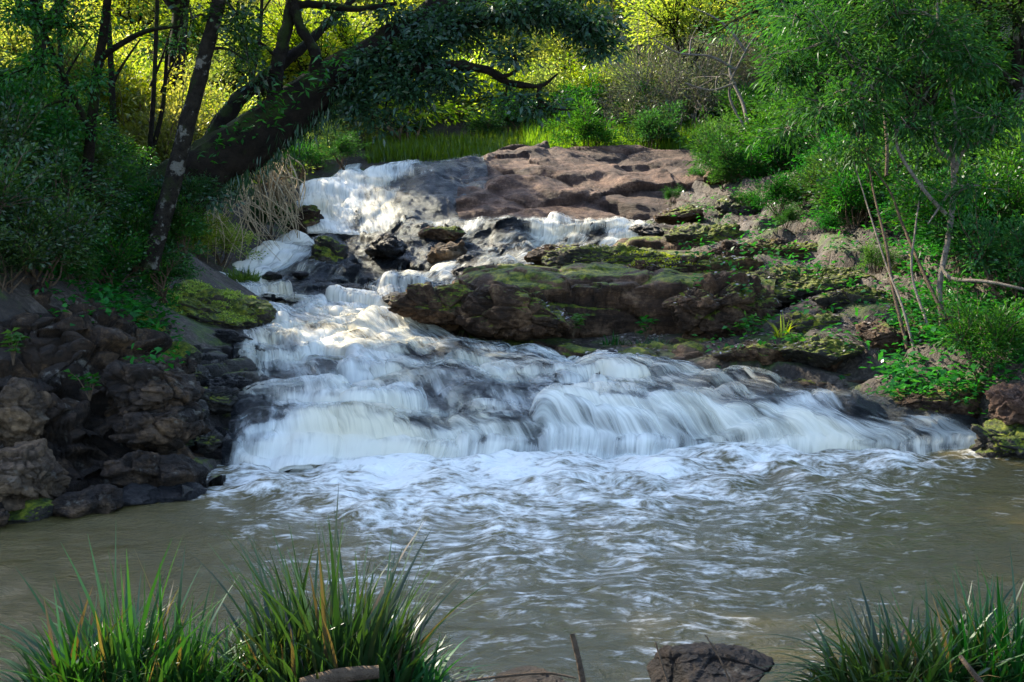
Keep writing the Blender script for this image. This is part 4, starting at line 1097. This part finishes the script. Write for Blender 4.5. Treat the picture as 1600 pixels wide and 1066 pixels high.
PT = [([(1418, 545, 17.2), (1395, 450, 17.8), (1385, 385, 18.2), (1365, 300, 18.8), (1355, 240, 19.2)], [9, 8, 7, 5, 3]),
      ([(1432, 560, 17.0), (1410, 480, 17.4), (1380, 400, 18.2), (1330, 240, 19.5)], [7, 6, 5, 3]),
      ([(1478, 500, 17.6), (1440, 420, 18.2), (1410, 350, 18.8), (1385, 290, 19.2), (1330, 230, 20)], [9, 8, 7, 5, 3]),
      ([(1450, 510, 17.4), (1425, 430, 18), (1430, 360, 18.4), (1440, 290, 18.8)], [7, 6, 5, 3]),
      ([(1385, 275, 22), (1386, 230, 22.2), (1382, 180, 22.5), (1375, 90, 23)], [8, 8, 7, 4]),
      ([(1168, 195, 34), (1160, 160, 34.5), (1140, 110, 35), (1150, 60, 35.5)], [9, 8, 6, 3])]
for i, (pts, w) in enumerate(PT):
    tree_from('thin_pale_tree', 'thin pale leaning stem on the right bank left of the forked tree', pts[0][2], pts, [v * .7 for v in w], BARK_PALE if i % 2 else TWIG, [], [(pts[-1][0], pts[-1][1], pts[-1][2], 40, 20, .6, 260)], LEAF_MID, (0.13, 0.032), None, 7, seed=70 + i, wob=.06, droop=.4, flat=.7, group='thin pale stems on the right bank')
# bare grey branching tree by the slab
tree_from('bare_grey_tree', 'bare grey branching tree among the twiggy shrubs behind the slab', 33.5,
    [(1180, 225, 33), (1140, 150, 33.5), (1160, 90, 33.5), (1190, 45, 33.5), (1230, 0, 33.5)], [4, 3.8, 3.4, 2.4, 1.5], BARK_PALE,
    [([(1150, 110, 33.5), (1110, 90, 33.5), (1060, 85, 33.6), (1020, 60, 33.6)], [5, 4, 3, 2]), ([(1165, 80, 33.5), (1130, 40, 33.6), (1080, 10, 33.6)], [5, 4, 2]), ([(1150, 130, 33.5), (1110, 140, 33.4), (1070, 130, 33.4)], [4, 3, 2])],
    [(1080, 60, 34, 70, 40, 1.2, 500), (1120, 120, 34, 50, 30, 1, 300)], LEAF_GREY, (0.08, 0.02), seed=33, wob=.05)

for a, b, Y, sc in ((250, 395, 17.9, .62), (215, 360, 17.7, .7), (285, 350, 18.0, .5), (170, 400, 17.3, .7), (240, 320, 17.8, .5), (300, 300, 18.1, .42), (255, 430, 18.6, .5)):
    p = at(a, b, Y)
    plant('dark', p[0], p[1], sc, 'dark shrub crowding the foot of the leaning tree', 'dark shrubs at the foot of the leaning tree', 'shrub', z=p[2] - .75 * sc)

# ------------------------------------------------------------------ dead brush below the leaning tree
g = Geo()
root = thing('dead_branches', 'tangle of straw coloured dead branches hanging by the upper fall', 'brush', at(440, 330, 29))
o0 = np.array(root.location)
r = np.random.default_rng(17)
for k in range(75):
    a = at(r.uniform(385, 450), r.uniform(235, 290), 28.5 + r.uniform(-.8, .8))
    b = at(r.uniform(400, 480), r.uniform(300, 380), 28.3 + r.uniform(-.8, .8))
    g.tube([a - o0, (a + b) / 2 - o0 + r.normal(scale=.3, size=3), b - o0], [.022, .015, .006], 4, 9)
for k in range(60):
    a = at(r.uniform(290, 400), r.uniform(270, 330), 25 + r.uniform(-.8, .8))
    b = a + np.array((r.normal(scale=.5), r.normal(scale=.3), -r.uniform(.5, 1.4)))
    g.tube([a - o0, (a + b) / 2 - o0 + r.normal(scale=.12, size=3), b - o0], [.012, .009, .004], 4, 9)
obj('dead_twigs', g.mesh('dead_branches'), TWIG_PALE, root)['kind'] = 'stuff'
plant('sun', *at(345, 400, 25.9)[:2], 0.75, 'straw green shrub on the left bank above the small grass tuft', None, 'shrub', z=at(345, 418, 25.9)[2])
plant('sun', *at(300, 380, 24.5)[:2], 0.7, 'olive shrub on the left bank below the leaning tree', None, 'shrub', z=at(300, 405, 24.5)[2])
plant('suntree', -6.0, 37.6, 2.3, 'young yellow green tree added above the crest to shade the right of the upper fall', None, 'tree')  # added so its shade lands on the right part of the fall
plant('mid', *at(470, 235, 30)[:2], 0.6, 'light green leafy bush beside the upper fall', None, 'shrub', z=at(485, 275, 30)[2])
plant('mid', *at(420, 330, 29.5)[:2], 0.7, 'green bush at the left foot of the upper fall', None, 'shrub', z=at(415, 375, 29.5)[2])
plant('mid', *at(535, 240, 30)[:2], 0.55, 'light green leafy spray over the top of the upper fall', None, 'shrub', z=at(535, 262, 30)[2])

# ------------------------------------------------------------------ grass
def grass_mesh(n, rad, hgt, r, width=0.014, lean=0.5, dry=0.05, seg=6):
    th = r.uniform(0, 2 * np.pi, n)
    rr = np.sqrt(r.uniform(0, 1, n))
    bx, by = rr * np.cos(th) * rad[0], rr * np.sin(th) * rad[1]
    h = hgt * (0.25 + 0.85 * r.beta(1.6, 1.9, n)) * (1 - .35 * rr ** 2)
    az = th + r.normal(scale=1.1, size=n)
    ln = lean * (0.25 + rr) * r.uniform(.3, 2.0, n)
    t = np.linspace(0, 1, seg + 1)[None]
    bend = ln[:, None] * h[:, None] * t ** 1.8
    x = bx[:, None] + np.cos(az)[:, None] * bend
    y = by[:, None] + np.sin(az)[:, None] * bend
    curl = np.clip(ln - .55, 0, 1)[:, None]
    z = h[:, None] * (t - .75 * curl * t ** 3) - .05
    w = width * r.uniform(.6, 1.3, n)[:, None] * np.clip(1.15 - t ** 1.6 * 1.12, .04, 1)
    face = az + np.pi / 2 + r.normal(scale=.6, size=n)
    wx, wy = np.cos(face)[:, None] * w, np.sin(face)[:, None] * w
    V = np.stack([np.stack([x - wx, y - wy, z], -1), np.stack([x + wx, y + wy, z], -1)], 2).reshape(-1, 3)
    base = (np.arange(n) * (seg + 1) * 2)[:, None]
    i = (np.arange(seg) * 2)[None]
    Fq = np.stack([base + i, base + i + 1, base + i + 3, base + i + 2], -1).reshape(-1, 4)
    tint = np.where(r.uniform(size=n) < dry, r.uniform(0, .15, n), r.uniform(.35, 1, n))
    return np_mesh('grass_tuft', V, Fq, smooth=True, face_attrs={'tint': np.repeat(tint, seg)})
def tuft(px, py, Y, n, rad, h, label, seed, mat=GRASS, z=None, **k):
    p = at(px, py, Y)
    o = obj('grass_tuft', grass_mesh(n, rad, h, np.random.default_rng(seed), **k), mat)
    o.location = (p[0], p[1], p[2] if z is None else z)
    return tag(o, label, 'grass')
tuft(520, 1085, 5.7, 440, (.38, .26), .98, 'tall dark green grass tuft at the bottom, the largest and tallest of the near tufts', 201, lean=.38)
tuft(610, 1085, 5.75, 300, (.26, .22), .50, 'grass tuft spreading right of the tallest near tuft', 202, lean=.5)
tuft(400, 1090, 5.7, 300, (.30, .25), .50, 'grass tuft filling the gap left of the tallest near tuft', 203, lean=.5)
tuft(210, 1090, 5.65, 300, (.36, .26), .82, 'tall loose grass tuft at the bottom left', 204, lean=.45)
tuft(130, 1090, 5.6, 260, (.26, .24), .56, 'grass tuft leaning left at the bottom left corner', 205, lean=.7)
tuft(300, 1095, 5.6, 260, (.30, .24), .44, 'short grass tuft between the two tall left tufts', 206, lean=.6)
tuft(1390, 1085, 5.7, 330, (.30, .25), .60, 'short drooping grass tuft at the bottom right, leftmost of the right tufts', 207, lean=.75)
tuft(1480, 1085, 5.7, 260, (.28, .25), .64, 'drooping grass tuft in the middle of the right tufts', 208, lean=.65)
tuft(1580, 1085, 5.7, 270, (.26, .25), .78, 'upright grass tuft at the bottom right corner', 209, lean=.4)
tuft(690, 1110, 5.7, 60, (.18, .18), .34, 'sparse low grass tuft right of the tall near tufts', 210, lean=.9)
tuft(1330, 1110, 5.6, 120, (.2, .2), .36, 'sparse grass tuft beside the rounded brown boulder', 211, lean=.8)
tuft(378, 437, 24.6, 260, (.34, .25), .42, 'small round grass tuft growing in the white water of the plateau', 212, GRASS_SUN, width=.016, lean=.8)
tuft(1222, 522, 18.6, 30, (.12, .1), .42, 'bright green grass sprig on the right bank', 213, GRASS_SUN, width=.014, lean=.5)
# grass sward behind the falls
r = np.random.default_rng(44)
def sward(name, pxr, Yr, n, label, mat, h=.5):
    V, Fq, T = [], [], []
    px = r.uniform(*pxr, n); Y = r.uniform(*Yr, n)
    X = (px - 800) / FPX * Y
    Z = ground_z(X, Y)
    az = r.uniform(0, 2 * np.pi, n); hh = h * r.uniform(.4, 1.1, n); w = .022
    b = np.stack([X, Y, Z - .05], -1)
    d = np.stack([np.cos(az) * .35 * hh, np.sin(az) * .35 * hh, hh], -1)
    s = np.stack([np.cos(az + 1.5) * w, np.sin(az + 1.5) * w, 0 * az], -1)
    V = np.stack([b - s, b + s, b + d * .6 + s * .7, b + d * (1.0, 1.0, .98)], 1).reshape(-1, 3)
    o = obj(name, np_mesh(name, V, np.arange(4 * n).reshape(n, 4), smooth=False, face_attrs={'tint': r.uniform(.25, 1, n)}), mat)
    return tag(o, label, 'grass', kind='stuff')
sward('grass', (820, 1120), (38.8, 43), 9000, 'bright green grass growing above the red brown slab', GRASS_SUN, .75)
sward('grass', (575, 830), (38.6, 42), 6500, 'sunlit yellow green grass at the head of the falls', GRASS_SUN, .55)

# ------------------------------------------------------------------ ground plants and litter
bpy.context.view_layer.update()
dg = bpy.context.evaluated_depsgraph_get()
def drop(X, Y, names, top=14.0):
    '''Height and normal of the first ground or rock surface below each point; NaN where something else lies on top.'''
    out = np.full((len(X), 3), np.nan); nor = np.zeros((len(X), 3))
    for i in range(len(X)):
        z = top
        for _ in range(14):
            hit, loc, nn, _f, ob, _m = scene.ray_cast(dg, (X[i], Y[i], z), (0, 0, -1))
            if not hit: break
            nm = ob.name.split('.')[0]
            if nm in names:
                out[i] = loc; nor[i] = nn; break
            if 'water' in nm or nm == 'rock_bed': break
            z = loc[2] - 0.002
    return out, nor
STONE = {'terrain', 'boulder', 'stone_step', 'rock_ledge', 'rock_shelf', 'rock_slab', 'rock_wall', 'wet_rock_shelf'}
def litter(n, pxr, Yr, test):
    px = r.uniform(*pxr, n); Y = r.uniform(*Yr, n); X = (px - 800) / FPX * Y
    H, nn = drop(X, Y, STONE)
    qx, qy = project(H)
    ok = np.isfinite(qx) & (nn[:, 2] > .55)
    ok &= test(np.nan_to_num(qx), np.nan_to_num(qy))
    return (H + (0, 0, .015))[ok]
P = litter(12000, (840, 1700), (16.5, 33), lambda a, b: (b > 250) & (b < 640))
n = len(P)
tag(obj('fallen_leaves', leaves('fallen_leaves', P, np.c_[r.normal(size=(n, 2)), r.normal(scale=.2, size=n)], r.uniform(.05, .12, n), r.uniform(.03, .06, n), r.uniform(0, 1, n), r, fold=.1, droop=0, flat=.85), LITTER),
    'fallen brown and grey leaves strewn over the mossy right bank', 'leaf litter', kind='stuff')
P = np.concatenate([litter(5200, (1180, 1750), (15.2, 26), lambda a, b: (b > 330) & (a + (b - 400) * .2 > 1420)), litter(350, (1050, 1450), (17, 30), lambda a, b: b > 260), litter(1100, (60, 260), (14, 21), lambda a, b: b > 380)])
q = np.repeat(P, 5, axis=0); n = len(q)
q = q + np.c_[r.normal(scale=.13, size=(n, 2)), abs(r.normal(scale=.14, size=n))]
tag(obj('undergrowth', leaves('undergrowth', q, np.c_[r.normal(size=(n, 2)), r.normal(scale=.3, size=n)], r.uniform(.07, .16, n), r.uniform(.05, .09, n), r.normal(.45, .2, n), r, fold=.12, droop=.15, flat=.8), LEAF_MID),
    'low broad leafed undergrowth creeping over both banks', 'undergrowth', kind='stuff')
for lab, boxpx, Yr, cnt, fn in (('bright yellow green moss cushion on the top of the brown ledge', (890, 1130), (21.2, 26.5), 9000, lambda a, b: (((a - 985) / 95) ** 2 + ((b - 414) / 20) ** 2 < 1) | (((a - 1090) / 50) ** 2 + ((b - 424) / 10) ** 2 < 1)),
                        ('yellow green moss cushion on the flat rock of the left bank', (210, 420), (19.4, 22.2), 6500, lambda a, b: (b > 440) & (b < 505) & (a < 400))):
    Pm = litter(cnt, boxpx, Yr, fn)
    k = fbm(Pm * 2.2, 4, 5) > -0.08
    Pm = np.repeat(Pm[k], 3, axis=0); n = len(Pm)
    Pm = Pm + np.c_[r.normal(scale=.03, size=(n, 2)), r.uniform(-.005, .025, n)]
    tag(obj('moss', leaves('moss', Pm, np.c_[r.normal(size=(n, 2)), r.uniform(.2, 1.2, n)], r.uniform(.02, .05, n), r.uniform(.012, .024, n), r.normal(.5, .25, n), r, fold=.2, droop=0, flat=.5), LEAF_SUN), lab, 'moss', kind='stuff')
def sprig(px, py, Y, nl, size, label, seed, mat=LEAF_MID):
    rr = np.random.default_rng(seed)
    root = thing('young_plant', label, 'plant', at(px, py, Y))
    g = Geo(); cen, dr = [], []
    for k in range(5):
        e = np.array((rr.normal(scale=.35), rr.normal(scale=.3), rr.uniform(.5, 1))) * size
        S = g.tube([(0, 0, -.08), e * .5 + (0, 0, .1 * size), e], [.008, .006, .003], 4, 7)
        for j in range(nl // 5):
            c = S[rr.integers(2, 7)]; d = np.array((rr.normal(), rr.normal(), .2))
            d /= np.linalg.norm(d)
            cen.append(c + d * .06); dr.append(d)
    cen, dr = np.array(cen), np.array(dr); n = len(cen)
    obj('stem', g.mesh('stem'), TWIG, root)
    obj('leaves', leaves('leaves', cen, dr, rr.uniform(.1, .18, n), rr.uniform(.04, .07, n), rr.normal(.6, .2, n), rr, flat=.6), mat, root)
sprig(895, 520, 20.0, 60, .4, 'leafy green plant at the foot of the overhanging ledge', 301)
sprig(1010, 525, 19.9, 30, .3, 'small green plant at the base of the ledge face', 302)
sprig(1175, 530, 19.0, 70, .45, 'leafy plant on the right bank below the ledge end', 303)
sprig(1250, 555, 17.9, 50, .35, 'low green plant above the cascade right edge', 304)
sprig(195, 520, 16.8, 80, .6, 'young green plant with yellowish leaves on the left bank', 305)
sprig(175, 560, 15.8, 50, .5, 'light green plant above the jutting corner block', 306)
sprig(20, 560, 13.4, 40, .3, 'small green plant on the left rock wall ledge', 307)
sprig(140, 615, 13.3, 30, .25, 'tiny plant in a crack of the left rock wall', 308)
for a, b, Y, sc in ((1130, 300, 31.0, .5), (1190, 285, 31.0, .55), (1170, 335, 28.5, .4), (1250, 330, 27.0, .5), (1090, 262, 33.0, .45), (1300, 370, 24.0, .45), (1230, 380, 24.5, .35), (1370, 430, 21.0, .4), (1050, 300, 31.2, .3)):
    p = at(a, b, Y)
    plant('mid', p[0], p[1], sc, 'small green shrub rooted between the mossy stones right of the slab', 'small shrubs between the mossy stones', 'shrub', dz=-.05)
for i, (a, b, Y) in enumerate(((1030, 538, 19.4), (960, 534, 19.7), (1080, 545, 19.0), (1000, 540, 19.5))):
    tuft(a, b, Y, 40, (.2, .12), .25, 'thin green grass tuft on the rock shelf under the ledge', 320 + i, GRASS, width=.012, lean=.6)['group'] = 'grass tufts on the rock shelf'

# ------------------------------------------------------------------ sticks and drift wood on the near bank
def stick(pts, rad, label, name='stick', mat=TWIG, seed=0, wob=.1):
    P = limb_pts(pts)
    g = Geo(); g.tube(P - P[0], rad, 8, 16, wob, seed)
    o = obj(name, g.mesh(name), mat)
    o.location = P[0]
    return tag(o, label, 'stick')
stick([(912, 1075, 5.6), (905, 1035, 5.62), (894, 991, 5.65)], [.016, .014, .013], 'stiff upright broken stick at the bottom centre')
stick([(1048, 1080, 5.4), (1035, 1040, 5.45), (1024, 1003, 5.5)], [.006, .005, .004], 'thin twig in front of the rounded brown boulder')
stick([(1145, 1075, 5.4), (1125, 1030, 5.45), (1102, 992, 5.5)], [.005, .004, .003], 'fine dry twig rising over the boulder top')
stick([(470, 1070, 5.3), (530, 1056, 5.32), (592, 1050, 5.35)], [.03, .036, .03], 'short piece of driftwood under the tallest grass tuft', 'driftwood', TWIG)
stick([(690, 1072, 5.6), (760, 1060, 5.6), (850, 1052, 5.62), (900, 1060, 5.6)], [.006, .007, .006, .004], 'thin bent twig lying along the bottom left of the stick')
stick([(1540, 1075, 5.2), (1515, 1045, 5.25), (1500, 1025, 5.3)], [.012, .012, .010], 'short brown stick among the right grass tufts')
